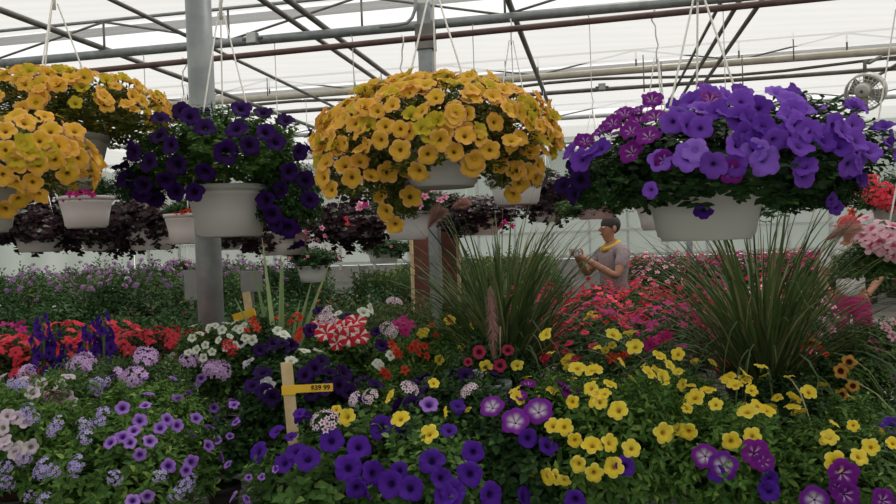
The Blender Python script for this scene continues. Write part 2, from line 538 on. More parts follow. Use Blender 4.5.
kind('red_imp', 'red_imp', flower_data, 4, .026, notch=.2, depth=.14, ruffle=.1, recurve=.12, lowpoly=True, n=40)
kind('or_red', 'or_red', flower_data, 3, .016, notch=.25, depth=.25, ruffle=.1, lowpoly=True, n=20)
kind('crim', 'crim', flower_data, 2, .024, notch=.28, depth=.12, ruffle=.1, lowpoly=True, n=15)
kind('mag', 'mag', flower_data, 3, .024, notch=.25, depth=.12, ruffle=.1, lowpoly=True, n=20)
kind('pink_wh', 'pink_wh', flower_data, 3, .026, notch=.2, depth=.2, ruffle=.1, lowpoly=True, n=20)
kind('pink', 'pink', flower_data, 3, .022, notch=.2, depth=.2, ruffle=.1, lowpoly=True, n=20)
kind('cleome', 'cleome', cluster_data, 2, .035, nf=14, fr=.4, zmin=-.5)
kind('oran', 'oran', cluster_data, 2, .035, nf=12, fr=.4, zmin=-.1)
kind('lav_vb', 'lav_vb', cluster_data, 4, .031, nf=32, fr=.29)
kind('blu_vb', 'blu_vb', cluster_data, 3, .022, nf=12, fr=.38)
kind('pnk_vb', 'pnk_vb', cluster_data, 3, .031, nf=32, fr=.29)
kind('wm_vb', 'wm_vb', cluster_data, 2, .027, nf=24, fr=.28)
kind('red_vb', 'red_imp', cluster_data, 2, .034, nf=22, fr=.34, zmin=-.3)
kind('spk', 'dk_pur2', flower_data, 3, .020, notch=.2, depth=.3, ruffle=.1, lowpoly=True, n=15)

FO = {}
for v in range(3):
    FO['pet', v] = foliage('petunia_foliage', 11 + v, M['leaf_pet'], 330, 8, .15, .62)
    FO['cal', v] = foliage('small_leaf_foliage', 31 + v, M['leaf_cal'], 430, 9, .135, .42, amp=.16)
    FO['dark', v] = foliage('dark_foliage', 51 + v, M['leaf_dark'], 330, 8, .16, .62)
FO['verb', 0] = foliage('verbena_foliage', 71, M['leaf_verb'], 420, 8, .13, .42)
FO['verb', 1] = foliage('verbena_foliage', 72, M['leaf_verb'], 420, 8, .13, .42)
FO['bask', 0] = foliage('basket_foliage', 81, M['leaf_pet'], 620, 8, .105, .62, zmin=-.62, droop=.35, amp=.12)
FO['bask', 1] = foliage('basket_foliage', 82, M['leaf_dark'], 620, 8, .105, .62, zmin=-.62, droop=.35, amp=.12)
FO['bask_y', 0] = foliage('olive_basket_foliage', 83, M['leaf_yel'], 560, 8, .09, .5, zmin=-.62, droop=.35, amp=.1)
FO['trail', 0] = foliage('trailing_dark_foliage', 91, M['leaf_pur'], 330, 7, .2, .8, zmin=-.9, droop=.8, amp=.2, lay=.5)
FO['trail', 1] = foliage('trailing_dark_foliage', 92, M['leaf_pur'], 330, 7, .2, .8, zmin=-.9, droop=.8, amp=.2, lay=.5)
FO['trailg', 0] = foliage('trailing_green_foliage', 93, M['leaf_dark'], 330, 7, .17, .6, zmin=-.9, droop=.7, amp=.2, lay=.5)
FO['imp', 0] = foliage('impatiens_foliage', 101, M['leaf_imp'], 150, 7, .24, .42, simple=True, stems=False)
FO['imp', 1] = foliage('impatiens_foliage', 102, M['leaf_imp'], 150, 7, .24, .42, simple=True, stems=False)
FO['far', 0] = foliage('far_foliage', 111, M['leaf_far'], 170, 7, .2, .5, simple=True, stems=False, amp=.22)
FO['far', 1] = foliage('far_foliage', 112, M['leaf_dark'], 170, 7, .2, .5, simple=True, stems=False, amp=.22)
FO['lime', 0] = foliage('lime_foliage', 121, M['leaf_lime'], 150, 7, .2, .5, simple=True, stems=False, amp=.22)

def upright(name, seed, mat, n=60, leaves=12, simple=True):
    """upright leafy stems, unit height, radius about .45"""
    r = np.random.default_rng(seed)
    B = []; Dd = []; Nn = []; L = []
    b = MB()
    for i in range(n):
        a = r.uniform(0, 6.28); q = .45 * r.uniform(0, 1) ** .5
        p0 = np.array([q * .6 * math.cos(a), q * .6 * math.sin(a), 0])
        h = r.uniform(.65, 1.05)
        p1 = np.array([q * math.cos(a), q * math.sin(a), h]) + r.normal(0, .03, 3)
        b.tube([p0, (p0 + p1) / 2, p1], .009, 3, cap=False)
        for j in range(leaves):
            f = (j + 1) / leaves
            t = j * 2.4 + a
            B.append(p0 + (p1 - p0) * (.2 + .8 * f))
            Dd.append([math.cos(t), math.sin(t), .9]); Nn.append([-math.cos(t) * .5, -math.sin(t) * .5, 1])
            L.append(.2 * (1.15 - .6 * f))
    B = np.array(B); Dd = norm(np.array(Dd) + r.normal(0, .2, (len(B), 3))); Nn = norm(np.array(Nn))
    L = np.array(L)
    V, Fs, rnd = place_leaves(B, Dd, Nn, L, L * .28, r, simple)
    k = len(V)
    V = np.concatenate([V, np.array([tuple(v) for v in b.V])]); Fs += [tuple(k + q for q in f) for f in b.F]
    rnd = np.concatenate([rnd, np.full(len(b.V), .6)])
    return mesh_from(name, V, Fs, mat, attrs={'rnd': rnd})
FO['upr', 0] = upright('upright_foliage', 131, M['leaf_upr'])
FO['upr', 1] = upright('upright_foliage', 132, M['leaf_far'])

def far_blossoms(name, key, seed, n, zmin=.15, amp=.14, rr=(.97, 1.08), scale=4.0):
    """many blossoms over a unit dome as one mesh"""
    r = np.random.default_rng(seed)
    D = dirs(n, zmin, r)
    rad = lump(D, seed + 1, amp) * r.uniform(rr[0], rr[1], n)
    return merged(name, key, [(Vector(D[i] * rad[i]), Vector(norm(D[i] + np.array([0, 0, .8]) + r.normal(0, .3, 3))), scale * r.uniform(.8, 1.15)) for i in range(n)])

def merged(name, key, items):
    fl = FL[key]
    an = []; Vs = []; Fs = []; ra = []; lo = []; mi = []; k = 0
    for (p, nrm, s) in items:
        V, F0, rad, lobe, m0 = fl['data'][random.randrange(len(fl['data']))]
        q = (Vector((0, 0, 1)).rotation_difference(nrm) @ Quaternion((0, 0, 1), random.uniform(0, 6.28))).to_matrix()
        W = V @ np.array(q).T * s + np.array(p)
        Vs.append(W); an.append(np.arctan2(V[:, 1], V[:, 0])); Fs += [tuple(k + a for a in f) for f in F0]; ra.append(rad); lo.append(lobe); mi += m0
        k += len(V)
    V = np.concatenate(Vs)
    return mesh_from(name, V, Fs, [fl['mat'], M['stem']], mi, attrs={'rad': np.concatenate(ra), 'lobe': np.concatenate(lo), 'ang': np.concatenate(an), 'rnd': np.full(len(V), .5)})

# ------------------------------------------------------------------ pots
def pot_mesh(name, mat, r, h, foot=.72, lip=.018):
    p = [(0, .004), (r * foot * .92, .004), (r * foot, 0), (r * foot, .006), (r * (foot + .06), .012),
         (r * (foot + (1 - foot) * .45), h * .42), (r * .955, h * .80), (r * .965, h * .81), (r * .965, h * .84), (r * .955, h * .85), (r * .975, h - lip), (r * 1.03, h - lip), (r * 1.04, h - .003), (r * 1.03, h), (r * .97, h),
         (r * .95, h - .02), (r * .93, h * .88), (0, h * .88)]
    return MB().lathe(p, 36).mesh(name, mat)
POT = {}
def get_pot(mat, r, h, foot=.72):
    k = (mat, round(r, 3), round(h, 3))
    if k not in POT: POT[k] = pot_mesh('pot', M[mat], r, h, foot)
    return POT[k]

# ------------------------------------------------------------------ putting flowers on a plant
class Plant:
    """root Empty on its base; foliage dome given by an ellipsoid (centre c, radii r, world)"""
    def __init__(s, name, label, cat, c, r, base_z, foli, pot=None, group=None, rz=None, fname='foliage', hscale=1.0):
        s.c = Vector(c); s.r = Vector(r)
        rz = random.uniform(0, 6.28) if rz is None else rz
        s.rz = rz
        s.root = empty(name, (s.c.x, s.c.y, base_z), rz, label, cat, group)
        s.R = Matrix.Rotation(rz, 3, 'Z'); s.base = base_z
        s.n = 0; s.used = []; s.extra = {}
        if pot:
            mat, pr, ph = pot
            s.pot = add('pot', get_pot(mat, pr, ph), s.root)
        if foli is not None:
            k = (r[0] + r[1]) / 2
            s.fol = add(fname, FO[foli], s.root, (0, 0, s.c.z - base_z), None, (k * .95, k * .95, r[2] * .95))
    def loc(s, p):
        return s.R.inverted() @ (Vector(p) - Vector((s.c.x, s.c.y, s.base)))
    def flower(s, key, p, nrm, sc=1.0, name='flower'):
        if s.n >= 100:
            s.extra.setdefault((key, name), []).append((s.loc(p), s.R.inverted() @ nrm, sc)); return
        s.n += 1
        q = Vector((0, 0, 1)).rotation_difference(s.R.inverted() @ nrm) @ Quaternion((0, 0, 1), random.uniform(0, 6.28))
        fl = FL[key]
        return add(name, random.choice(fl['vars']), s.root, s.loc(p), q, sc)
    def project(s, px, py, out=1.08):
        """point where the sight line meets the plant's own dome"""
        d = ray(px, py)
        S = Vector((1 / s.r.x, 1 / s.r.y, 1 / s.r.z)) / out
        o = CO - s.c
        oo = Vector((o.x * S.x, o.y * S.y, o.z * S.z)); dd = Vector((d.x * S.x, d.y * S.y, d.z * S.z))
        a = dd.dot(dd); b = oo.dot(dd); c = oo.dot(oo) - 1
        disc = b * b - a * c
        t = (-b - math.sqrt(disc)) / a if disc > 0 else -b / a
        p = CO + d * t
        e = p - s.c
        n = Vector((e.x * S.x ** 2, e.y * S.y ** 2, e.z * S.z ** 2)).normalized()
        return p, n
    def pix(s, key, pts, sc=1.0, name='flower', jit=.3, bias=(0, -.5, .12), out=1.08):
        for (px, py, *k) in pts:
            p, n = s.project(px, py, out)
            n = (n + Vector(bias) + Vector(np.random.default_rng(int(px * 7 + py * 13)).normal(0, jit, 3))).normalized()
            f = k[0] if k else 1.0
            s.flower(key, p, n, sc * f * random.uniform(.9, 1.08), name)
    def scatter(s, key, n, zmin=-.2, sc=1.0, name='flower', seed=0, jit=.3, out=(.98, 1.08), front=None, filt=None, up=.25):
        r = np.random.default_rng(seed + 500)
        D = dirs(n, zmin, r)
        D = D + r.normal(0, .05, D.shape); D = norm(D)
        P = []
        for d in D:
            v = Vector(d)
            p = s.c + Vector((v.x * s.r.x, v.y * s.r.y, v.z * s.r.z)) * r.uniform(*out)
            if filt and not filt(v, r): continue
            P.append((p, v))
        P.sort(key=lambda q: (q[0] - CO).length)
        for p, v in P:
            n_ = (v + Vector((0, 0, up)) + Vector(r.normal(0, jit, 3))).normalized()
            s.flower(key, p, n_, sc * r.uniform(.85, 1.12), name)
    def done(s):
        for (key, name), items in s.extra.items():
            o = add(name + 's', merged(name + 's', key, items), s.root)
            o['kind'] = 'stuff'
        return s.root

# ------------------------------------------------------------------ world, sun
w = bpy.data.worlds.new('sky'); scene.world = w
w.use_nodes = True
nt = w.node_tree; nt.nodes.clear()
bg = nt.nodes.new('ShaderNodeBackground'); ow = nt.nodes.new('ShaderNodeOutputWorld')
bg.inputs[0].default_value = (1.0, .99, .97, 1); bg.inputs[1].default_value = .92
nt.links.new(bg.outputs[0], ow.inputs[0])
sd = bpy.data.lights.new('sun', 'SUN'); sd.energy = 3.6; sd.angle = math.radians(6); sd.color = (1, .95, .87)
so = link(bpy.data.objects.new('sun', sd)); so.rotation_euler = Vector((-.42, -.45, -1)).to_track_quat('-Z', 'Y').to_euler()
scene.view_settings.view_transform = 'Standard'
scene.view_settings.look = 'None'
scene.view_settings.gamma = 1
scene.view_settings.use_curve_mapping = False
scene.view_settings.exposure = 0.24

# ------------------------------------------------------------------ greenhouse shell
a0 = hit(0, 62, 3.1); b0 = hit(680, 0, 3.1)
U = (b0 - a0); U.z = 0; U.normalize()
Vv = Vector((-U.y, U.x, 0))
ANG = math.atan2(U.y, U.x)
def gh(u, v, z):
    return U * u + Vv * v + Vector((0, 0, z))
def vof(px, py, z):
    return hit(px, py, z).dot(Vv)
ULO, UHI, VLO, VHI = -11.0, 9.0, -4.0, 17.0

def quad(name, pts, mat, nu=1):
    return struct(add(name, mesh_from(name, pts, [(0, 1, 2, 3)], mat, smooth=False)))
def slab(name, c, d, mat):
    b = MB(); b.box((0, 0, 0), d)
    o = b.build(name, mat, None, c, (0, 0, ANG), smooth=False)
    return struct(o)

slab('floor', gh((ULO + UHI) / 2, (VLO + VHI) / 2, -.05), (UHI - ULO, VHI - VLO, .1), M['gravel'])
HW = 3.55
slab('wall_back', gh((ULO + UHI) / 2, VHI + .02, .7 + HW / 2), (UHI - ULO, .02, HW - .7), M['poly'])
slab('wall_left', gh(ULO - .02, (VLO + VHI) / 2, .7 + HW / 2), (.02, VHI - VLO, HW - .7), M['poly'])
slab('wall_right', gh(UHI + .02, (VLO + VHI) / 2, .7 + HW / 2), (.02, VHI - VLO, HW - .7), M['poly'])
slab('wall_front', gh((ULO + UHI) / 2, VLO - .02, .7 + HW / 2), (UHI - ULO, .02, HW - .7), M['poly'])
slab('baseboard_back', gh((ULO + UHI) / 2, VHI + .02, .52), (UHI - ULO, .12, 1.04), M['base'])
slab('baseboard_left', gh(ULO - .02, (VLO + VHI) / 2, .52), (.12, VHI - VLO, 1.04), M['base'])
slab('baseboard_right', gh(UHI + .02, (VLO + VHI) / 2, .52), (.12, VHI - VLO, 1.04), M['base'])
k = 0
for i in range(25):
    u = ULO + .4 + i * .8
    k += 1
    slab('trim_%d' % k, gh(u, VHI - .03, 2.2), (.05, .06, 2.5), M['alu'])
for z in (1.10, 1.62):
    k += 1
    slab('trim_%d' % k, gh((ULO + UHI) / 2, VHI - .05, z), (UHI - ULO, .05, .05), M['alu'])

# shade curtains: overhead, gaps above each truss
ZC = 3.42
vc = [vof(448, y, 3.1) for y in (23,)] + [vof(448, y, 3.3) for y in (84,)]
bay = vc[1] - vc[0]
chords = [vc[0], vc[1], vc[1] + bay, vc[1] + 2 * bay, vc[1] + 3 * bay]
e0 = vof(0, 36, ZC)
gaps = [(e0, e0 + .85)] + [(v + .15, v + .75) for v in chords[1:]]
lo = VLO; ci = 0
def curtain(v0, v1, i):
    nu, nv = 40, 14
    V = []; Fs = []
    for b in range(nv + 1):
        for a in range(nu + 1):
            fu, fv = a / nu, b / nv
            sag = .05 * math.sin(fv * PI) + .012 * math.sin(fv * 37 + a * .3)
            V.append(gh(ULO + (UHI - ULO) * fu, v0 + (v1 - v0) * fv, ZC - sag))
    for b in range(nv):
        for a in range(nu):
            q = b * (nu + 1) + a
            Fs.append((q, q + 1, q + nu + 2, q + nu + 1))
    o = add('ceiling', mesh_from('ceiling', V, Fs, M['curtain']))
    struct(o)
for (g0, g1) in gaps:
    curtain(lo, g0, ci); lo = g1; ci += 1
curtain(lo, VHI, ci)

def pipe(name, pts, r, mat, label, cat='pipe', group=None, n=12):
    pts = [Vector(p) for p in pts]
    c = pts[0]
    o = MB().tube([p - c for p in pts], r, n).build(name, mat, None, c)
    tag(o, label, cat, group)
    return o

# trusses: chord pipes with web members
def truss(v, z0, z1, lab, mat, r=.03, web=True, both=True, umin=-8, umax=7):
    t = empty('roof_truss', gh(0, v, z0), ANG, lab, 'truss', 'roof trusses across the greenhouse')
    MB().tube([(umin, 0, 0), (umax, 0, 0)], r, 12).build('bottom_chord', mat, t)
    MB().tube([(umin, 0, z1 - z0), (umax, 0, z1 - z0)], .013, 10).build('top_chord', mat, t)
    step = 1.05
    if web:
        i = 0; x = umin + .05
        while x < umax - step:
            MB().tube([(x, 0, .0), (x, 0, z1 - z0)], .009, 6).build('post', M['gal_dk'], t)
            MB().tube([(x, 0, .02), (x + step, 0, z1 - z0 - .01)] if i % 2 else [(x, 0, z1 - z0 - .01), (x + step, 0, .02)], .009, 6).build('brace', M['gal_dk'], t)
            x += step; i += 1
    return t
truss(chords[0], 3.1, 3.36, 'nearest grey roof truss with zigzag braces under the bright gap', M['gal'], .034)
truss(chords[1], 3.3, 3.52, 'second roof truss, cream pipe above the flower baskets', M['cream'], .04)
truss(chords[2], 3.3, 3.5, 'third roof truss seen far beyond the purple basket', M['alu'], .032)
truss(chords[3], 3.3, 3.5, 'fourth roof truss near the back of the greenhouse', M['alu'], .032, web=False)
# extra pipes beside the second truss
pipe('grey_pipe', [gh(-8, chords[1] + .45, 3.2), gh(7, chords[1] + .45, 3.2)], .026, M['gal_dk'], 'straight grey pipe running just below the cream truss pipe')
pts = [gh(-8 + i * .5, chords[1] + .2, 3.24 + .035 * math.sin(i * .9)) for i in range(31)]
pipe('irrigation_hose', pts, .018, M['gal_dk'], 'sagging grey irrigation hose looped under the cream pipe', 'hose')
# curtain rolls at the edges of the cloth
for (g0, g1), nm in zip(gaps[:2], ('rolled edge of the white shade cloth above the nearest truss', 'rolled edge of the white shade cloth above the second truss')):
    o = MB().tube([gh(-9, g0, ZC - .05), gh(8, g0, ZC - .05)], .035, 12).build('shade_cloth_roll', M['curtain'])
    tag(o, nm, 'shade cloth')

# basket rails
pa = hit(0, 80, 2.5); pb = hit(672, 13, 2.5)
pd = (pb - pa).normalized()
RAIL = [None, None, None]
rail_u = lambda p: p.dot(U)
pipe('basket_rail', [pa - pd * 4, pb + pd * 3], .0145, M['rust'], 'brown basket rail crossing behind the grey round post')
BR0 = pa; BRD = pd
# longitudinal purlin pipes
def purlin(x0, z, r, lab, vend=VHI - .2, mat='gal_dk', y0=0.0):
    p = hit(x0, y0, z)
    q = p + Vv * (vend - p.dot(Vv))
    pipe('purlin_pipe', [p - Vv * (p.dot(Vv) - VLO - .2), q], r, M[mat], lab, group='long roof pipes')
purlin(-26, 3.16, .022, 'roof pipe over the left edge yellow basket')
purlin(112, 3.20, .016, 'thin roof pipe meeting the round post on its left side')
purlin(262, 3.20, .02, 'first roof pipe right of the round post')
purlin(288, 3.17, .022, 'thicker roof pipe next right of the round post')
purlin(508, 3.17, .022, 'dark roof pipe dropping between the yellow and violet baskets')
purlin(722, 3.20, .014, 'leftmost of three roof pipes over the violet basket')
purlin(740, 3.17, .018, 'middle one of three roof pipes over the violet basket')
purlin(762, 3.12, .018, 'rightmost of three roof pipes over the violet basket')
purlin(-230, 3.2, .018, 'roof pipe low at the far left of the roof')
purlin(1010, 3.2, .018, 'roof pipe at the right beyond the fan')

# fine hanging rods with hooks
for i, (px, y0, y1, d) in enumerate([(267, 78, 96, 8.2), (381, 72, 82, 8.2), (505, 61, 76, 8.0), (643, 55, 92, 7.8), (661, 62, 92, 7.8), (793, 32, 60, 7.6), (742, 55, 90, 7.7)]):
    a = at(px, y0, d); b = at(px + .5, y1, d); b.x, b.y = a.x, a.y
    lab = ['leftmost thin steel rod on the cream pipe, above the dark purple basket', 'thin steel rod on the cream pipe left of the yellow basket top', 'thin steel rod on the cream pipe right of the yellow basket top',
           'left rod of the pair above the violet basket', 'right rod of the pair above the violet basket', 'tall dark rod crossing the cream pipe right of the violet basket hanger', 'thin rod on the cream pipe over the violet flowers'][i]
    pipe('hanging_rod', [a, b], .006, M['gal_dk'], lab, 'rod', n=6)

# posts
def post(px, py, d, r, label, square=False):
    p = at(px, py, d)
    t = empty('support_post', (p.x, p.y, 0), ANG, label, 'post')
    if square:
        MB().box((0, 0, 1.62), (2 * r, 2 * r, 3.24)).build('shaft', M['gal'], t, smooth=False, bevel=.006)
        MB().box((0, 0, 3.0), (2.6 * r, 2.6 * r, .18)).build('bracket', M['gal_dk'], t, smooth=False, bevel=.005)
        MB().box((0, 0, .01), (.2, .2, .02)).build('base_plate', M['gal_dk'], t, smooth=False)
    else:
        MB().tube([(0, 0, 0), (0, 0, 3.3)], r, 28).build('shaft', M['gal'], t)
        MB().lathe([(0, .02), (.11, .02), (.11, 0)], 28).build('base_plate', M['gal_dk'], t)
    return p
P1 = post(210.5, 300, 3.0, .0485, 'round galvanised steel post behind the dark purple basket')
P2 = post(435, 290, 5.62, .05, 'square galvanised post behind the yellow basket and brown boards', True)
post(690, 260, 14.5, .05, 'far square post near the back wall', True)

# boxes on the first truss and the second
c = gh(0, chords[0] - .05, 3.1)
def jbox(px, py, d, s, label):
    p = at(px, py, d)
    t = empty('junction_box', p, ANG, label, 'electrical box')
    MB().box((0, 0, 0), (s, .05, s)).build('housing', M['gal'], t, smooth=False, bevel=.008)
    MB().box((0, -.028, 0), (s * .86, .008, s * .86)).build('cover', M['alu'], t, smooth=False, bevel=.003)
    MB().tube([(-s * .9, 0, .0), (s * .9, 0, 0)], .012, 8).build('connector', M['gal_dk'], t)
jbox(252.5, 38.5, hit(252, 38, 3.1).dot(CR @ Vector((0, 0, -1))) - .06, .085, 'grey junction box on the nearest truss right of the round post')
jbox(602, 87, 8.7, .08, 'small grey junction box on the grey pipe between two baskets')
jbox(893, 55, 8.2, .12, 'grey box at the right edge above the fan')
pts = [at(380, 27, 5.55), at(398, 25, 5.5), at(407, 23, 5.5), at(412, 18, 5.5), at(415, 10, 5.5), at(416, -6, 5.5)]
pipe('conduit', pts, .012, M['gal'], 'grey conduit bending upward beside the square post', 'conduit')

# circulation fan
def fan():
    c = at(865.5, 92, 7.2)
    t = empty('circulation_fan', c, 0, 'round grey circulation fan hanging at the right under the roof pipes', 'fan')
    d0 = (CO - c).normalized(); ax = (d0 + Vector((-.25, 0, -.25))).normalized()
    q = Vector((0, 0, 1)).rotation_difference(ax)
    R = .16
    hs = MB()
    hs.lathe([(R, -.07), (R + .012, -.07), (R + .012, .05), (R, .05), (R, -.07)], 40).build('shroud', M['fan_grey'], t, rot=q)
    g = MB()
    for rr, z in ((R, .055), (R * .8, .075), (R * .6, .088), (R * .4, .095)):
        g.tube([(rr * math.cos(a * PI / 20), rr * math.sin(a * PI / 20), z) for a in range(40)], .0035, 5, closed=True)
    for a in range(24):
        t_ = a * PI / 12
        g.tube([(.05 * math.cos(t_), .05 * math.sin(t_), .098), (R * .6 * math.cos(t_), R * .6 * math.sin(t_), .088), (R * math.cos(t_), R * math.sin(t_), .055)], .003, 5)
    g.build('guard', M['fan_grey'], t, rot=q)
    MB().lathe([(0, .16), (.05, .16), (.062, .15), (.066, .10), (.066, .03), (.03, .0), (0, 0)], 24, (.025, .03, 0)).build('motor', M['fan_grey'], t, rot=q)
    MB().lathe([(0, .168), (.012, .168), (.016, .158)], 12, (.025, .03, 0)).build('shaft_cap', M['fan_dark'], t, rot=q)
    for i in range(4):
        a = i * PI / 2 + .4
        bl = MB(); ca, sa = math.cos(a), math.sin(a)
        V = []
        for s_ in range(5):
            rr = .03 + (R - .05) * s_ / 4; wd = .035 + .045 * s_ / 4
            for sg in (-1, 1):
                x, y, z = rr, sg * wd, sg * .022
                for dz in (0, .004):
                    V.append((x * ca - y * sa, x * sa + y * ca, z + dz - .03))
        Fs = []
        for s_ in range(4):
            k0 = s_ * 4
            Fs += [(k0, k0 + 4, k0 + 6, k0 + 2), (k0 + 1, k0 + 3, k0 + 7, k0 + 5), (k0, k0 + 1, k0 + 5, k0 + 4), (k0 + 2, k0 + 6, k0 + 7, k0 + 3)]
        add('blade', mesh_from('blade', V, Fs, M['fan_grey']), t, rot=q)
    h = at(866, 63, 7.25) - c
    MB().tube([Vector((0, 0, R)), Vector((0, 0, R + .08)), Vector((0, 0, h.z)), h + Vector((.03, 0, 0)), at(880, 57, 7.4) - c], .016, 10).build('bracket', M['fan_dark'], t)
    MB().tube([at(838, 112, 7.3) - c, at(857, 100, 7.2) - c], .018, 10).build('cable_arm', M['fan_dark'], t)
fan()

# ------------------------------------------------------------------ benches
BZ = .76
NB = .86
def bench(u0, u1, v0, v1, label, fine=False, BZ=BZ):
    c = gh((u0 + u1) / 2, (v0 + v1) / 2, 0)
    t = empty('growing_bench', c, ANG, label, 'bench')
    W, D = u1 - u0, v1 - v0
    V = []; Fs = []
    px, py = (.075, .03) if fine else (.16, .08)
    wd = .0045 if fine else .006
    nx = int(W / px); ny = int(D / py)
    pxx, pyy = W / nx, D / ny
    # expanded metal: zigzag strands
    for j in range(ny):
        k0 = len(V)
        for i in range(nx * 2 + 1):
            x = -W / 2 + i * pxx / 2
            y = -D / 2 + j * pyy + ((i + j) % 2) * pyy
            V += [(x, y - wd, BZ), (x, y + wd, BZ), (x, y, BZ - .006)]
        for i in range(nx * 2):
            a = k0 + i * 3
            Fs += [(a, a + 3, a + 4, a + 1), (a + 1, a + 4, a + 5, a + 2), (a + 2, a + 5, a + 3, a)]
    add('mesh_top', mesh_from('mesh_top', V, Fs, M['mesh'], smooth=False), t)
    fr = MB()
    for s in (-1, 1):
        fr.box((0, s * D / 2, BZ - .03), (W, .04, .06)); fr.box((s * W / 2, 0, BZ - .03), (.04, D, .06))
    fr.build('frame', M['gal_dk'], t, smooth=False)
    for sx in (-1, -.33, .33, 1):
        for sy in (-1, 1):
            MB().box((sx * (W / 2 - .06), sy * (D / 2 - .06), (BZ - .06) / 2), (.05, .05, BZ - .06)).build('leg', M['gal_dk'], t, smooth=False)
bench(-2.9, 1.8, 1.15, 2.66, 'near grey wire mesh bench under the foreground flowers', True, NB)
bench(-2.8, -1.45, 2.9, 6.2, 'wire mesh bench under the red flowers behind the round post')
bench(-7.2, -3.0, 3.2, 15.5, 'long bench under the green plants along the left')
bench(-2.6, -.5, 6.4, 15.0, 'bench of upright green plants in the middle distance')
bench(-.6, 1.3, 3.35, 6.2, 'bench of red and pink flowers behind the ornamental grasses')
bench(.4, 4.2, 8.2, 13.5, 'far bench of red and magenta flowers behind the photographer')
bench(2.3, 4.6, 1.6, 4.1, 'bench at the right side under mixed flowers')

# ------------------------------------------------------------------ hanging baskets
def pxm(d): return d / F

class Basket(Plant):
    def __init__(s, label, cat, px, ybot, d, pr, ph, crown, foli, hub=None, rail=2.5, mat='pot', group=None, hook='white', zc=None):
        """crown = (px, py, rx_px, rz_px)"""
        p = at(px, ybot, d)
        c = at(crown[0], crown[1], d)
        rx = crown[2] * pxm(d); rz = crown[3] * pxm(d)
        super().__init__('hanging_basket', label, cat, c, (rx, rx * .9, rz), p.z, None, None, group)
        # root stays under the pot, foliage may sit off-centre
        s.root.location = (p.x, p.y, p.z)
        s.org = p.copy(); s.d = d
        add('pot', get_pot(mat, pr, ph), s.root)
        s.root_loc = Vector((p.x, p.y, p.z))
        if foli is not None:
            add('foliage', FO[foli], s.root, s.loc(s.c), None, (rx * .95, rx * .86, rz * .95))
        hz = (at(px, hub, d).z - p.z) if hub is not None else .75
        rim = ph - .01
        top = rail - p.z
        hk = [(0, 0, hz - .02), (0, 0, hz + .03), (.012, 0, hz + .06), (0, 0, hz + .1)]
        if top - .03 > hz + .12: hk += [(0, 0, top - .05), (.0, .022, top - .02), (0, .024, top + .005), (0, 0, top + .022)]
        hg = MB().tube(hk, .006 if hub is not None else .0035, 6).build('hanger', M['wire'], s.root)
        for k in range(3):
            a = k * 2 * PI / 3 + .5
            MB().tube([(pr * math.cos(a), pr * math.sin(a), rim - .02), (pr * .99 * math.cos(a), pr * .99 * math.sin(a), rim + .01), (.01 * math.cos(a), .01 * math.sin(a), hz)], .0028, 5).build('wire', M['wire'], hg)
    def loc(s, p):
        return s.R.inverted() @ (Vector(p) - getattr(s, 'root_loc', s.c))
    def trail(s, px, py, rx, rz, foli, dd=0.0, name='trailing_shoots'):
        c = at(px, py, s.d + dd)
        rx *= pxm(s.d); rz *= pxm(s.d)
        add(name, FO[foli], s.root, s.loc(c), None, (rx, rx, rz))
        q = Plant.__new__(Plant)
        q.__dict__.update(s.__dict__)
        q = Sub(s, c, (rx, rx, rz))
        return q

class Sub:
    """a trailing lump that hands its flowers to its basket"""
    def __init__(s, host, c, r):
        s.h = host; s.c = Vector(c); s.r = Vector(r)
    def scatter(s, key, n, **kw):
        c, r = s.h.c, s.h.r
        s.h.c, s.h.r = s.c, s.r
        s.h.scatter(key, n, **kw)
        s.h.c, s.h.r = c, r
    def pix(s, key, pts, **kw):
        c, r = s.h.c, s.h.r
        s.h.c, s.h.r = s.c, s.r
        s.h.pix(key, pts, **kw)
        s.h.c, s.h.r = c, r

def d_rail(px, py):
    n = Vector((-BRD.y, BRD.x, 0)); return n.dot(Vector((BR0.x, BR0.y, 0))) / n.dot(ray(px, py))
def d_chord(px, py, i):
    return chords[i] / Vv.dot(ray(px, py))

# A: orange-yellow, upper left
A = Basket('upper orange-yellow petunia basket at the left, its white pot showing below', 'hanging basket', 62, 188, 2.5, .145, .165, (60, 118, 104, 44), ('bask_y', 0), hub=4)
A.scatter('yel_or', 190, zmin=-.1, seed=1, sc=.95)
A.scatter('yel_gr', 60, zmin=-.1, seed=2, name='greenish_flower')
A.done()
# B: lower, nearer
B = Basket('nearer orange-yellow petunia basket cut by the left edge of the photo', 'hanging basket', -36, 233, 2.0, .14, .15, (-18, 165, 104, 54), ('bask_y', 0), hub=20)
B.pix('yel_or', [(5, 130), (25, 122), (40, 140), (58, 145), (68, 148), (38, 165), (17, 163), (15, 183), (68, 128 + 47), (80, 158), (33, 182), (38, 195), (5, 150), (20, 200), (5, 210), (55, 160), (50, 130), (28, 150), (3, 175), (75, 130), (45, 115), (15, 115)])
B.pix('yel_gr', [(24, 143), (34, 157), (66, 162), (16, 158), (50, 150)], name='greenish_flower')
B.scatter('yel_or', 110, zmin=-.3, seed=3, filt=lambda v, r: v.x < .2 or v.y > 0)
B.done()
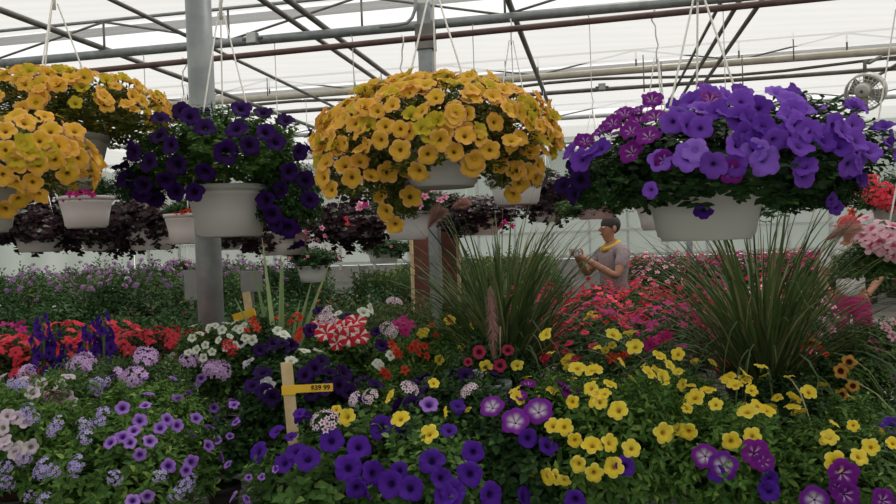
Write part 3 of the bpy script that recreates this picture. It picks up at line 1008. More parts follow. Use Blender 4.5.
# C: dark purple
C_ = Basket('very dark purple petunia basket hanging in front of the round post', 'hanging basket', 230, 237, 2.65, .138, .172, (222, 158, 98, 50), ('bask', 0), hub=14)
C_.pix('dk_pur', [(205, 127), (177, 165), (158, 135), (180, 110), (190, 116), (241, 108), (263, 112), (250, 145, 1.1), (226, 152, 1.15), (276, 142), (290, 172, 1.1), (266, 132), (148, 162), (165, 181), (143, 186), (300, 152), (312, 134), (122, 178), (132, 152), (205, 172), (194, 192), (176, 192), (236, 128), (170, 145), (286, 120), (160, 118)], jit=.4)
C_.scatter('dk_pur', 22, zmin=-.1, seed=4, filt=lambda v, r: v.y > 0.1)
q = C_.trail(288, 200, 38, 44, ('bask', 1))
q.pix('dk_pur', [(272, 215, 1.1), (288, 228, 1.1), (275, 225), (310, 200), (305, 180), (265, 200), (296, 246), (280, 190)])
q = C_.trail(140, 185, 26, 26, ('bask', 1))
q.pix('dk_pur', [(128, 180), (142, 195), (120, 165), (155, 200)])
C_.pix('dk_pur', [(237, 214)], out=1.0)
C_.done()
# D: orange-yellow centre
D_ = Basket('large round orange-yellow petunia basket at the centre top', 'hanging basket', 440, 188, 2.1, .13, .13, (437, 143, 116, 64), ('bask_y', 0), hub=-8)
D_.scatter('yel_or', 250, zmin=-.15, seed=5, sc=.92)
D_.scatter('yel_gr', 80, zmin=-.15, seed=6, name='greenish_flower')
q = D_.trail(365, 178, 44, 32, ('bask_y', 0), -.05)
q.pix('yel_or', [(325, 162), (330, 190), (345, 165), (352, 178), (372, 175), (388, 172), (404, 170), (322, 178), (340, 150), (360, 160), (320, 148)])
q = D_.trail(398, 205, 22, 24, ('bask_y', 0), -.05)
q.pix('yel_or', [(411, 196, 1.1), (385, 212), (395, 225), (402, 178), (380, 195)])
q = D_.trail(514, 172, 30, 28, ('bask_y', 0), -.03)
q.pix('yel_or', [(505, 155), (516, 170), (520, 185), (512, 195), (530, 150), (540, 165), (528, 172), (545, 150), (538, 178), (500, 165)])
D_.pix('yel_or', [(428, 155), (455, 152), (475, 160), (490, 150), (465, 135), (400, 150), (418, 172, 1.1), (472, 166, 1.15), (440, 140), (380, 140)])
D_.done()
# E: violet
E_ = Basket('wide violet and purple petunia basket hanging at the right', 'hanging basket', 706, 240, 1.95, .15, .145, (722, 168, 152, 72), ('bask', 1), hub=-6)
E_.pix('mag_star', [(712, 97, 1.15), (705, 85, .8), (640, 108), (655, 115), (630, 130), (664, 160), (612, 122), (625, 112), (652, 98), (600, 130), (732, 172), (648, 135), (585, 140)], name='magenta_flower', jit=.2, sc=.9)
E_.pix('violet2', [(688, 157, 1.05), (660, 160, .9), (765, 160, 1.1), (755, 150), (777, 92, .9), (695, 150), (792, 100)], name='pale_flower', jit=.2)
E_.pix('violet', [(700, 128), (690, 125), (672, 122), (740, 118), (730, 112), (715, 110), (752, 118), (765, 125), (745, 135), (758, 138), (738, 145), (775, 140), (735, 165), (713, 165), (798, 125), (810, 130), (790, 115), (825, 140), (840, 145), (845, 130), (858, 140), (835, 125), (862, 160), (800, 145), (795, 108), (805, 175), (690, 100), (680, 110), (728, 95), (742, 100), (590, 150), (600, 148), (805, 165, .9), (650, 190, .8), (570, 150), (580, 160), (870, 150), (850, 165)], jit=.5)
E_.scatter('violet', 64, zmin=.02, seed=8, jit=.5, filt=lambda v, r: v.x > -.35)
E_.scatter('mag_star', 26, zmin=.1, seed=9, name='magenta_flower', filt=lambda v, r: v.x < -.1, sc=.9)
E_.scatter('violet', 40, zmin=-.1, seed=10, filt=lambda v, r: v.y > .2)
q = E_.trail(604, 185, 42, 36, ('bask', 1))
q.pix('dk_pur', [(573, 195, .8), (580, 180, .8), (562, 185, .7), (576, 165, .8)], name='dark_flower')
q = E_.trail(812, 190, 48, 36, ('bask', 1))
q.pix('violet', [(836, 208, .7), (832, 200, .7), (862, 178), (848, 172)])
E_.pix('dk_pur2', [(703, 212, 1.0)], name='dark_flower', out=.9)
E_.done()

# back row on the brown rail
def small_basket(px, ybot, d, pr, ph, crown, foli, label, flw=None, mat='pot', group=None, rail=2.5, pts=()):
    if d < 4.0: d2, rail = d_rail(px, ybot), 2.5
    elif d < 6: d2, rail = d_chord(px, ybot, 0), 3.1
    else: d2, rail = d_chord(px, ybot, 1), 3.3
    k = d2 / d
    b = Basket(label, 'hanging basket', px, ybot, d2, pr * k, ph * k, crown, foli, rail=rail, mat=mat, group=group)
    for i, (key, n, zmin, sc) in enumerate(flw or ()):
        b.scatter(key, n, zmin=zmin, sc=sc, seed=int(px) + i)
    for key, pl in pts: b.pix(key, pl)
    b.done()
    return b
small_basket(87, 228, 3.75, .122, .15, (87, 190, 30, 16), ('dark', 0), 'small pinkish white basket with crimson flowers below the upper yellow basket', None, 'pot_pink', pts=[('mag', [(70, 194), (76, 193), (85, 191), (80, 196), (92, 194), (66, 199)])])
small_basket(190, 244, 3.9, .118, .15, (192, 210, 28, 14), ('dark', 1), 'pinkish basket with red flowers, half hidden left of the round post', None, 'pot_pink', pts=[('or_red', [(175, 214), (182, 212), (188, 210), (171, 217)])])
small_basket(517, 205, 3.6, .13, .14, (520, 172, 36, 16), ('dark', 2), 'white basket pot peeking out under the right side of the central yellow basket')
small_basket(409, 240, 3.6, .112, .13, (405, 206, 42, 22), ('dark', 0), 'white basket hanging left of the square post under the yellow petunias', None, pts=[('pink', [(360, 207), (385, 200), (425, 196), (432, 190), (420, 205), (440, 200), (445, 196), (390, 195), (386, 202)]), ('mag', [(347, 220), (365, 205)])])
small_basket(662, 230, 3.7, .12, .13, (660, 200, 40, 18), ('dark', 1), 'white basket showing behind the left side of the violet basket')
small_basket(152, 250, 4.4, .14, .12, (146, 224, 46, 30), ('trail', 0), 'dark leaved trailing basket behind the dark purple petunias', None, 'pot_pink')
small_basket(42, 252, 4.2, .14, .12, (42, 224, 54, 30), ('trail', 1), 'dark purple leaved trailing basket under the left yellow flowers', None, 'pot_pink')
small_basket(283, 255, 4.0, .14, .12, (268, 228, 44, 28), ('trail', 0), 'dark trailing basket right of the round post under the purple petunias', None, 'pot_pink', pts=[('pink', [(296, 236), (306, 232), (303, 242), (309, 238)]), ('or_red', [(264, 245), (296, 229)])])
small_basket(360, 238, 4.3, .13, .12, (352, 222, 50, 30), ('trail', 1), 'dark trailing basket left of the white pot under the central yellow basket', None, 'pot_pink', pts=[('or_red', [(346, 218), (347, 224)]), ('pink', [(322, 228), (325, 236), (318, 240), (360, 203), (358, 208)])])
small_basket(596, 219, 4.2, .12, .1, (596, 206, 48, 17), ('trailg', 0), 'dark trailing basket between the central grass and the photographer', None, 'pot_pink')
small_basket(480, 235, 4.4, .13, .13, (478, 214, 44, 20), ('trail', 0), 'dark trailing basket behind the top of the central grass', None, 'pot_pink', pts=[('mag', [(505, 222), (502, 232), (512, 226), (500, 227)])])
small_basket(730, 236, 4.4, .13, .13, (720, 214, 60, 24), ('trailg', 0), 'green trailing basket hidden behind the violet basket')
small_basket(97, 251, 7.4, .14, .1, (97, 228, 40, 24), ('trail', 0), 'dark trailing basket far back between the two under the yellow flowers', None, 'pot_pink')
small_basket(228, 250, 7.4, .14, .1, (232, 228, 36, 24), ('trail', 1), 'dark trailing basket far back behind the round post', None, 'pot_pink')
small_basket(438, 226, 7.4, .14, .1, (440, 208, 36, 20), ('trailg', 0), 'green trailing basket far back behind the square post')
small_basket(548, 222, 7.4, .14, .1, (548, 200, 32, 26), ('trail', 1), 'dark trailing basket far back between the yellow and violet baskets', None, 'pot_pink')
# far pink ones
small_basket(189, 300, 7.0, .1, .2, (181, 269, 18, 12), ('far', 1), 'far pink flowered basket left of the round post', [('pink', 26, -.2, 1.1)])
small_basket(313, 282, 6.6, .13, .14, (313, 260, 32, 17), ('trailg', 0), 'far pink flowered basket with a white pot right of the round post', [('pink', 34, -.1, 1.0)])
small_basket(384, 263, 7.4, .16, .13, (386, 250, 32, 14), ('trailg', 0), 'far green basket with a few pink flowers left of the brown boards', [('pink', 10, 0, .9)])
# right edge
b = Basket('red geranium basket at the right edge above the pink flowers', 'hanging basket', 905, 222, 2.75, .12, .13, (893, 200, 46, 24), ('dark', 1))
b.pix('red_vb', [(873, 195), (868, 186), (885, 190), (893, 204), (881, 200)])
b.pix('or_red', [(852, 212), (860, 216)]); b.scatter('red_vb', 10, zmin=0, seed=40, filt=lambda v, r: v.y > 0); b.done()
EDGE = [b]
b = Basket('pink and white striped petunia basket at the right edge', 'hanging basket', 936, 285, 2.35, .13, .14, (902, 244, 44, 26), ('pet', 0))
b.pix('pink_wh', [(866, 217), (871, 228), (873, 237), (880, 242), (890, 236), (894, 225), (862, 235), (886, 250), (872, 246), (894, 246), (882, 232), (892, 256)], sc=1.15)
b.trail(872, 268, 40, 26, ('pet', 1), .1)
b.scatter('pink_wh', 16, zmin=0, seed=41, filt=lambda v, r: v.y > 0); b.done()
EDGE.append(b)

# rails (above the picture) that carry the nearer baskets
def rail_at(o, half, label):
    p = Vector((o.location.x, o.location.y, 2.5))
    pipe('basket_rail', [p - U * half, p + U * half], .0145, M['rust'], label)
pts = [Vector((o.root.location.x, o.root.location.y, 2.5)) for o in (A, D_, E_)]
pipe('basket_rail', [pts[0] - U * 2.0] + pts + [pts[2] + U * 2.5], .0145, M['rust'], 'brown rail above the picture that carries the yellow and violet baskets')
rail_at(EDGE[0].root, 1.0, 'brown rail over the red geranium basket')
rail_at(EDGE[1].root, .8, 'brown rail over the striped petunia basket')
rail_at(B.root, 1.2, 'short brown rail over the nearest yellow basket')
rail_at(C_.root, 1.5, 'brown rail over the dark purple basket')

# ------------------------------------------------------------------ foreground plants
def plant(name, label, cat, px, py, d, rx, ry, rz, foli, pot=('pot_blk', .09, .15), group=None, base=None):
    c = at(px, py, d)
    bz = NB if base is None else base
    if c.z - rz * .4 < bz + .05: rz = max(rz, .08)
    return Plant(name, label, cat, c, (rx, ry, rz), bz, foli, pot, group)
Z4 = lambda x0, y0, L: [(x0 + a / 4, y0 + b / 4, *k) for (a, b, *k) in L]

p = plant('petunia', 'lavender purple petunia with small dark-eyed flowers, front left', 'petunia', 124, 478, 1.72, .2, .2, .185, ('cal', 0))
p.pix('lav_pet', Z4(0, 378, [(560, 170), (580, 108), (640, 200), (670, 165), (710, 190), (535, 210), (440, 258), (520, 258), (600, 252), (560, 308), (675, 352, 1.1), (785, 160), (835, 270), (768, 335), (530, 490), (590, 475), (490, 120), (490, 235), (745, 370)]), sc=.97)
p.pix('blu_vb', Z4(0, 378, [(335, 185), (345, 235), (415, 140), (395, 175), (230, 180), (210, 210), (165, 380), (215, 370), (180, 350), (310, 340), (300, 365), (735, 440), (760, 412), (640, 395), (460, 400), (180, 490), (700, 470)]), name='pale_flower_cluster', sc=.75)
p.scatter('lav_pet', 26, zmin=.0, seed=50, filt=lambda v, r: v.y > .1); p.done()

p = plant('petunia', 'pale pinkish petunia with faded flowers, cut by the left edge', 'petunia', 22, 452, 1.8, .17, .17, .19, ('cal', 1))
p.pix('pale_pet', Z4(0, 378, [(20, 265), (70, 290, 1.2), (60, 300), (125, 275), (100, 170), (70, 160), (130, 60), (10, 200), (30, 150), (15, 250), (85, 315)]))
p.pix('blu_vb', Z4(0, 378, [(85, 30), (60, 20), (130, 165), (110, 130), (20, 360), (130, 480), (95, 325), (30, 420)]), name='pale_flower_cluster', sc=.8)
p.scatter('pale_pet', 10, zmin=.1, seed=51, filt=lambda v, r: v.y > 0); p.done()

p = plant('verbena', 'pink-lavender verbena between the pale petunia and the tall purple spikes', 'verbena', 60, 418, 2.0, .19, .16, .14, ('verb', 0))
p.pix('pnk_vb', [(49, 402, 1.15), (45, 406)], name='flower_cluster')
p.pix('pale_pet', [(67, 396, 1.1), (72, 403, 1.1), (41, 384), (22, 380), (60, 385)], name='pale_flower')
p.pix('blu_vb', [(32, 405), (28, 412), (97, 385), (104, 382), (17, 388), (22, 386)], name='pale_flower_cluster', sc=.8)
p.scatter('lav_vb', 6, zmin=.2, seed=52, filt=lambda v, r: v.y > .1); p.done()
p = plant('verbena', 'verbena with a big lavender flower head in front of the red impatiens', 'verbena', 95, 398, 2.2, .17, .15, .13, ('verb', 1))
p.pix('lav_vb', [(82, 365, 1.15), (104, 383, .7)], name='flower_cluster', bias=(0, -.2, .8), out=1.15); p.done()
p = plant('verbena', 'verbena with two lavender flower heads, left of the white petunias', 'verbena', 142, 398, 2.15, .15, .14, .14, ('verb', 0))
p.pix('lav_vb', [(146, 357, 1.15), (134, 378, 1.2)], name='flower_cluster', bias=(0, -.2, .8), out=1.15); p.done()
p = plant('verbena', 'verbena with two lavender flower heads in front of the round post', 'verbena', 198, 398, 2.4, .15, .14, .13, ('verb', 1))
p.pix('lav_vb', [(189, 361, 1.1), (219, 371, 1.25), (212, 368)], name='flower_cluster', bias=(0, -.2, .8), out=1.12)
p.pix('lav_pet', [(175, 381), (195, 386), (201, 378), (172, 398, 1.2), (178, 402), (233, 403), (234, 421), (214, 408), (217, 420), (194, 417)])
p.pix('lav_vb', [(246, 362, 1.05)], name='flower_cluster', out=1.1); p.done()

# tall purple spikes
def spikes(label, cat, px, py, d, tips, key='spk'):
    c = at(px, py, d)
    t = empty('angelonia', (c.x, c.y, NB), 0, label, cat)
    add('pot', get_pot('pot_blk', .08, .14), t)
    add('foliage', FO['upr', 1], t, (0, 0, .1), None, (.2, .2, .2))
    rr = random.Random(px)
    for (tx, ty, h) in tips:
        e = at(tx, ty, d) - Vector((c.x, c.y, NB))
        e.y += rr.uniform(-.04, .04)
        s = MB().tube([(e.x * .3, e.y * .3, .12), (e.x * .8, e.y * .8, e.z * .6), e], .004, 5).build('flower_stem', M['stem'], t)
        its = []
        n = int(h / .016)
        for k in range(n):
            f = k / n; a = k * 2.4
            pp = Vector(e) * 1.0 - Vector((e.x * .15, e.y * .15, 1)) * (h * f)
            o = Vector((math.cos(a), math.sin(a), .2))
            its.append((pp + o * (.016 + .022 * f), o.normalized(), .7 + .6 * f))
        add('flower_spike', merged('flower_spike', key, its), s)
spikes('purple flower spikes rising from the red impatiens, left of the two', 'angelonia', 48, 385, 2.35, [(40, 318, .12), (48, 324, .14), (52, 335, .12), (44, 345, .1), (60, 350, .1), (55, 365, .08)])
spikes('purple flower spikes rising from the red impatiens, right of the two', 'angelonia', 96, 385, 2.35, [(90, 325, .12), (97, 317, .12), (105, 320, .12), (88, 340, .12), (99, 338, .12), (104, 345, .1)])

# mixed plants around the stake
p = plant('petunia', 'white petunia spilling at the foot of the round post', 'petunia', 213, 372, 2.42, .15, .13, .15, ('pet', 0))
p.pix('white_pet', [(192, 338), (200, 333), (208, 328), (215, 325), (222, 330), (230, 336), (205, 345), (196, 350), (188, 352), (218, 340), (226, 348), (212, 352), (240, 330), (234, 322), (203, 358), (245, 338), (236, 345)], sc=.85, jit=.5)
p.pix('red_vb', [(232, 350, .6), (228, 345, .5)], name='reddish_flower_cluster')
p.scatter('white_pet', 20, zmin=.1, seed=53, filt=lambda v, r: v.y > 0); p.done()
p = plant('petunia', 'dark purple petunia with white rimmed flowers behind the wooden stake', 'petunia', 305, 412, 2.12, .2, .15, .15, ('dark', 0))
p.pix('dk_pur', [(273, 347, .8), (292, 350), (282, 342, .8), (315, 368), (322, 360), (330, 372, .8), (345, 372), (265, 392), (272, 398), (312, 392), (325, 388), (305, 375), (340, 385), (252, 385), (300, 415, .7), (262, 372), (350, 392)], sc=.75)
p.pix('white_pet', [(284, 334, 1.1), (304, 350, 1.1), (291, 360, 1.1), (318, 350), (267, 385, .8)], name='white_flower')
p.pix('grey_pet', [(266, 386), (248, 362, .8), (242, 345, .7)], name='grey_flower'); p.done()
p = plant('petunia', 'red and white star striped petunia beyond the wooden stake', 'petunia', 338, 362, 2.5, .2, .15, .145, ('pet', 1))
p.pix('red_star', [(325, 332, 1.15), (340, 336, 1.0), (350, 337, 1.15), (360, 335), (357, 320, 1.1), (345, 327), (333, 325), (318, 324, .9), (351, 326), (337, 343, .8)], jit=.2, sc=.95)
p.pix('wm_vb', [(327, 314, 1.1), (331, 320), (322, 321, .9)], name='pink_flower_cluster')
p.pix('dk_pur', [(310, 330, .7), (347, 316, .7), (318, 310, .6)], name='dark_flower')
p.pix('white_pet', [(364, 312, 1.3), (371, 309, 1.2), (338, 313, .9)], name='white_flower', out=1.2)
p.pix('or_red', [(296, 314), (300, 318), (298, 338), (253, 320), (256, 325), (250, 318), (290, 322), (300, 330)], name='red_flower'); p.done()
p = plant('petunia', 'mixed dark petunia and red flowers in front of the long green spike leaves', 'petunia', 268, 368, 2.5, .16, .14, .15, ('dark', 1))
p.pix('or_red', [(253, 322), (257, 328), (275, 318), (281, 316), (296, 320), (299, 336, .9), (246, 330)])
p.pix('white_pet', [(284, 334), (243, 326), (236, 328), (252, 340), (277, 330)], name='white_flower')
p.pix('dk_pur', [(274, 344, .7), (292, 345, .7), (260, 350, .6)], name='dark_flower'); p.done()
p = plant('calibrachoa', 'orange-red flowered plant with a magenta bloom left of the central grass', 'calibrachoa', 398, 385, 2.42, .16, .14, .17, ('cal', 2))
p.pix('or_red', [(416, 344), (412, 348), (396, 350), (398, 354), (425, 346), (405, 370), (384, 372), (388, 376), (427, 356), (392, 344), (419, 352)])
p.pix('dk_red', [(405, 322, 1.2)], name='deep_red_flower'); p.pix('mag', [(402, 318), (409, 325, 1.1), (398, 324), (406, 330)], name='magenta_flower', out=1.15)
p.pix('wm_vb', [(394, 303, 1.1), (387, 328, .9), (392, 332, .8)], name='pink_flower_cluster', out=1.35)
p.pix('dk_pur', [(382, 345, .65), (376, 331, .6)], name='dark_flower')
p.pix('white_pet', [(377, 363), (391, 355), (380, 366)], name='white_flower'); p.done()
p = plant('calibrachoa', 'green calibrachoa with few yellow blooms left of the central grass base', 'calibrachoa', 445, 362, 2.5, .16, .13, .16, ('cal', 0))
p.pix('cal_yel', [(450, 320, 1.0), (424, 332), (473, 326, .7), (462, 347, .7), (464, 356, .8), (439, 360, .9), (422, 333, .9)], jit=.45)
p.pix('or_red', [(448, 320, .7), (436, 335, .7), (432, 325, .7)], name='red_flower'); p.done()
p = plant('petunia', 'small dark red petunia at the foot of the central grass', 'petunia', 495, 385, 2.2, .15, .13, .15, ('dark', 2))
p.pix('dk_red', [(479, 352, 1.1), (508, 350, 1.1), (500, 365, 1.1), (468, 362, .7)])
p.pix('cal_yel', [(486, 367, 1.1), (517, 365, 1.1)], name='yellow_flower', jit=.45)
p.pix('grey_pet', [(476, 377, 1.0)], name='grey_flower'); p.done()
p = plant('flowering_plant', 'green plant with magenta and red flowers right of the central grass', 'plant', 632, 378, 2.45, .22, .14, .16, ('verb', 0))
p.pix('mag', [(654, 340), (662, 338), (668, 335), (650, 345), (609, 312, .9), (637, 320, 1.0)])
p.pix('or_red', [(612, 358, 1.2), (622, 356), (628, 353), (606, 322, .9)], name='red_flower')
p.pix('cal_yel', [(590, 313, .7), (586, 318, .7), (595, 316, .6), (605, 350, .8), (612, 345, .8)], name='yellow_flower'); p.done()

# deep purple front
p = plant('petunia', 'deep purple petunia filling the bottom centre, right of the wire mesh', 'petunia', 345, 500, 1.68, .235, .19, .185, ('pet', 2))
p.pix('dk_pur2', Z4(224, 378, [(290, 290), (335, 320, 1.1), (135, 295), (500, 360, 1.1), (540, 275, 1.1), (430, 250), (530, 440), (300, 140, .7), (210, 210, .8), (240, 340), (600, 380, 1.05), (630, 195, 1.2), (720, 205, .9), (268, 232, .6)]))
p.pix('cal_yel', Z4(224, 378, [(490, 155, 1.15), (450, 125, .7)]), name='yellow_flower', jit=.45)
p.pix('wm_vb', Z4(224, 378, [(405, 175, 1.25)]), name='white_magenta_cluster', out=1.15)
p.pix('lav_pet', Z4(224, 378, [(40, 105), (45, 175), (15, 345), (150, 395, .7), (98, 398, .6), (35, 475), (90, 485), (205, 365, .7)]), name='lavender_flower', sc=.8)
p.scatter('dk_pur2', 14, zmin=.0, seed=54, filt=lambda v, r: v.y > .2); p.done()
p = plant('petunia', 'deep purple petunia at the bottom, left of the purple and white star flowers', 'petunia', 435, 498, 1.62, .18, .17, .18, ('pet', 0))
p.pix('dk_pur2', Z4(224, 378, [(665, 425, 1.1), (830, 330, 1.2), (745, 440), (885, 470), (870, 400, .9), (700, 370, .8), (560, 450)]))
p.pix('dk_pur2', [(470, 474, 1.15), (491, 495, 1.1), (525, 498, 1.1), (453, 492), (473, 452, .9), (458, 405, .8), (449, 430, .8)])
p.pix('cal_yel', Z4(224, 378, [(660, 72), (705, 160, 1.1), (818, 222, 1.2), (840, 20, .7), (885, 135, .7)]), name='yellow_flower', jit=.45)
p.pix('wm_vb', Z4(224, 378, [(525, 85, .7), (585, 75, .7), (740, 45, .8)]), name='white_magenta_cluster')
p.pix('lav_pet', Z4(224, 378, [(820, 105, 1.3)]), name='lavender_flower'); p.done()
p = plant('petunia', 'purple petunia with big white star centres, bottom middle', 'petunia', 525, 468, 1.72, .17, .16, .16, ('dark', 1))
p.pix('pur_star', Z4(448, 378, [(175, 112, 1.0), (268, 172, 1.2), (362, 128, 1.2)]), jit=.12, bias=(0, -.7, .2))
p.pix('mag_star', Z4(448, 378, [(490, 48, .9), (470, 30, .8), (320, 20, .7), (290, 70, .6)]), name='purple_flower', jit=.2)
p.pix('dk_pur2', Z4(448, 378, [(320, 240, .9), (45, 115, .9), (400, 270, .8)]), name='dark_flower')
p.pix('cal_yel', Z4(448, 378, [(265, 45), (282, 75), (420, 45, .9), (80, 125, .6)]), name='yellow_flower', jit=.45)
p.pix('wm_vb', Z4(448, 378, [(88, 52, .9)]), name='white_magenta_cluster', out=1.15); p.done()

# yellow calibrachoa
p = plant('calibrachoa', 'yellow calibrachoa mound at the bottom, right of the star petunia', 'calibrachoa', 606, 458, 1.72, .21, .2, .21, ('cal', 1))
p.pix('cal_yel', Z4(448, 378, [(570, 40), (650, 22), (610, 95, .9), (582, 90, .9), (680, 128, 1.15), (465, 195, 1.1), (420, 190), (508, 250), (578, 265, 1.2), (650, 260, 1.15), (735, 280, 1.1), (520, 345, 1.05), (585, 382, 1.1), (660, 355, 1.15), (395, 395, 1.05), (425, 398, .9), (325, 375), (465, 412, .8), (865, 220, 1.1), (600, 65, .8), (625, 60, .8)]), jit=.45)
p.pix('cal_yel', [(614, 334, 1.05), (630, 332, 1.0), (635, 346, 1.15), (597, 347, .6), (567, 358), (577, 367, 1.1), (593, 369, 1.25), (545, 334, .9), (660, 355), (650, 372), (664, 377, 1.1), (657, 370, .9), (670, 365, .8), (622, 362, .7), (551, 352, .7), (572, 402, .8)], out=1.06, jit=.45)
p.pix('dk_pur2', [(625, 466, .8), (575, 500, .9), (530, 498, 1.0)], name='purple_flower')
p.scatter('cal_yel', 22, zmin=.05, seed=55, filt=lambda v, r: v.y > .25); p.done()
p = plant('calibrachoa', 'yellow calibrachoa in front of the right ornamental grass', 'calibrachoa', 728, 470, 1.75, .21, .19, .185, ('cal', 2))
p.pix('cal_yel', Z4(672, 378, [(225, 12, 1.1), (140, 45, 1.15), (90, 75, 1.15), (175, 105, .9), (300, 130, 1.2), (345, 110), (380, 125), (490, 75, 1.1), (550, 55, 1.05), (15, 205, 1.1), (65, 215, 1.1), (238, 255, 1.2), (320, 230, 1.1), (40, 25, .9), (60, 120, .8), (295, 5)]), jit=.45)
p.pix('cal_yel', [(678, 354, .9), (678, 371, .9), (728, 377, 1.05), (746, 373, 1.1), (762, 366, 1.0), (690, 385, .8), (735, 384), (752, 390, .8)], jit=.45)
p.pix('pur_star', Z4(672, 378, [(130, 312, 1.1), (205, 350, 1.05)]), name='purple_white_flower', jit=.15, bias=(0, -.7, .2))
p.pix('mag_star', Z4(672, 378, [(335, 300, 1.0), (370, 335, .7)]), name='magenta_flower')
p.pix('dk_pur2', Z4(672, 378, [(395, 410, 1.0), (390, 450, .9), (180, 380, .8)]), name='purple_flower')
p.scatter('cal_yel', 18, zmin=.05, seed=56, filt=lambda v, r: v.y > .25); p.done()
p = plant('calibrachoa', 'yellow calibrachoa with leggy shoots at the bottom right', 'calibrachoa', 838, 478, 1.68, .19, .18, .16, ('cal', 0))
p.pix('cal_yel', Z4(672, 378, [(630, 235), (655, 335, 1.25), (750, 315, 1.1), (795, 275, .9), (650, 180, .7), (725, 190, .7), (885, 260, .8), (610, 250, .7)]), jit=.45)
p.pix('pur_star', Z4(672, 378, [(570, 490, 1.1)]), name='purple_white_flower', bias=(0, -.6, .3))
p.pix('mag_star', Z4(672, 378, [(685, 385, 1.0), (700, 470, .9), (850, 490, .9), (660, 440, .6)]), name='magenta_flower')
p.scatter('cal_yel', 12, zmin=.1, seed=57, filt=lambda v, r: v.y > .2); p.done()
p = plant('petunia', 'deep purple petunia at the right edge behind the leggy calibrachoa', 'petunia', 896, 458, 1.9, .17, .15, .15, ('pet', 1))
p.pix('dk_pur2', Z4(672, 378, [(830, 245, 1.25), (885, 195, 1.1), (860, 395, 1.1), (890, 395, .9), (815, 215, .9)]))
p.done()
p = plant('calibrachoa', 'orange flowered plant with dark eyes right of the right grass base', 'calibrachoa', 842, 398, 2.25, .17, .14, .145, ('pet', 2))
p.pix('or_dk', [(849, 362, 1.1), (841, 371, 1.1), (853, 386, .9), (842, 395, .9), (812, 343, 1.1), (806, 341, .9)])
p.pix('pink', [(875, 340), (880, 350, 1.1), (872, 348), (877, 345), (893, 346)], name='pink_flower')
p.pix('or_red', [(826, 354, .7), (820, 348, .7)], name='red_flower'); p.done()
p = plant('flowering_plant', 'pale pink flowered plant at the right edge below the striped petunia', 'plant', 872, 356, 2.32, .17, .14, .12, ('verb', 1))
p.pix('pink_wh', [(889, 330, .6), (894, 322, .6), (885, 326, .6), (893, 336, .6), (822, 318, .5), (828, 322, .5), (832, 330, .5)]); p.done()
for (px, py, d, lab) in ((560, 420, 2.05, 'dark green filler plant between the star petunia and the central grass'), (680, 405, 2.2, 'green filler plant in front of the right ornamental grass'), (790, 425, 2.05, 'green filler plant right of the front yellow calibrachoa'),
                         (380, 425, 2.1, 'green filler plant right of the yellow price tag'), (20, 420, 2.25, 'green filler plant behind the pale petunia at the left edge'), (460, 420, 2.0, 'green filler plant left of the star petunia'),
                         (140, 425, 2.0, 'green filler plant behind the lavender petunia')):
    p = plant('flowering_plant', lab, 'plant', px, py, d, .17, .15, .13, (('pet', 'dark', 'cal')[int(px) % 3], int(px) % 3))
    p.scatter('lav_pet' if px < 200 else 'dk_pur' if px < 500 else 'cal_yel', 8, zmin=.3, seed=int(px), sc=.8); p.done()

p = plant('flowering_plant', 'low dark green plant spilling over the bare wire mesh patch', 'plant', 222, 456, 2.05, .12, .11, .1, ('dark', 1), pot=('pot_blk', .045, .07))
p.pix('lav_pet', [(217, 440, .8), (208, 452, .8), (230, 436, .8)]); p.done()
# pot rims glimpsed among the flowers
for (px, py, d, mt, lab) in ((492, 382, 2.05, 'pot_gry', 'empty grey pot glimpsed below the small dark red petunias'), (8, 503, 1.72, 'pot_brn', 'brown plastic pot at the bottom left corner')):
    c = at(px, py, d)
    h = .16
    t = empty('flower_pot', (c.x, c.y, c.z - h), 0, lab, 'pot')
    add('pot_body', pot_mesh('pot_body', M[mt], .05 if mt == 'pot_gry' else .075, h), t)
    MB().lathe([(0, h * .86), ((.046 if mt == 'pot_gry' else .07), h * .86)], 24).build('soil', M['soil'], t)
    if c.z - h > NB + .005:
        MB().lathe([(.045, NB - c.z + h), (.05, 0)], 20).build('pot_stand', M['pot_blk'], t)

# ------------------------------------------------------------------ ornamental grasses
def grass_mesh(seed, n, L0, L1, tilt, r0=.06):
    r = np.random.default_rng(seed)
    V = []; Fs = []; rn = []
    seg = 8
    for i in range(n):
        a = r.uniform(0, 6.28); q = r0 * r.uniform(0, 1) ** .5
        a2 = a + r.normal(0, .5)
        th = abs(r.normal(0, tilt * .55)) + r.uniform(0, tilt * .6)
        L = r.uniform(L0, L1); cv = r.uniform(.3, 1.7) * (.35 + th)
        w = r.uniform(.0022, .0042)
        P = np.array([q * math.cos(a), q * math.sin(a), 0.0])
        side = np.array([-math.sin(a2), math.cos(a2), 0]) + r.normal(0, .3, 3) * [1, 1, 0]
        k = len(V); c = r.uniform(0, 1)
        for j in range(seg + 1):
            f = j / seg
            ang = th + cv * f * f * 1.4
            if j: P = P + (L / seg) * np.array([math.sin(ang) * math.cos(a2), math.sin(ang) * math.sin(a2), math.cos(ang)])
            ww = w * (1 - f ** 3) + .0004
            out = np.array([math.cos(a2), math.sin(a2), 0]) * ww * .5
            V += [tuple(P - side * ww), tuple(P + out), tuple(P + side * ww)]; rn += [c] * 3
        for j in range(seg):
            a_ = k + j * 3
            Fs += [(a_, a_ + 1, a_ + 4, a_ + 3), (a_ + 1, a_ + 2, a_ + 5, a_ + 4)]
    return mesh_from('grass_blades', V, Fs, M['grass'], attrs={'rnd': rn})
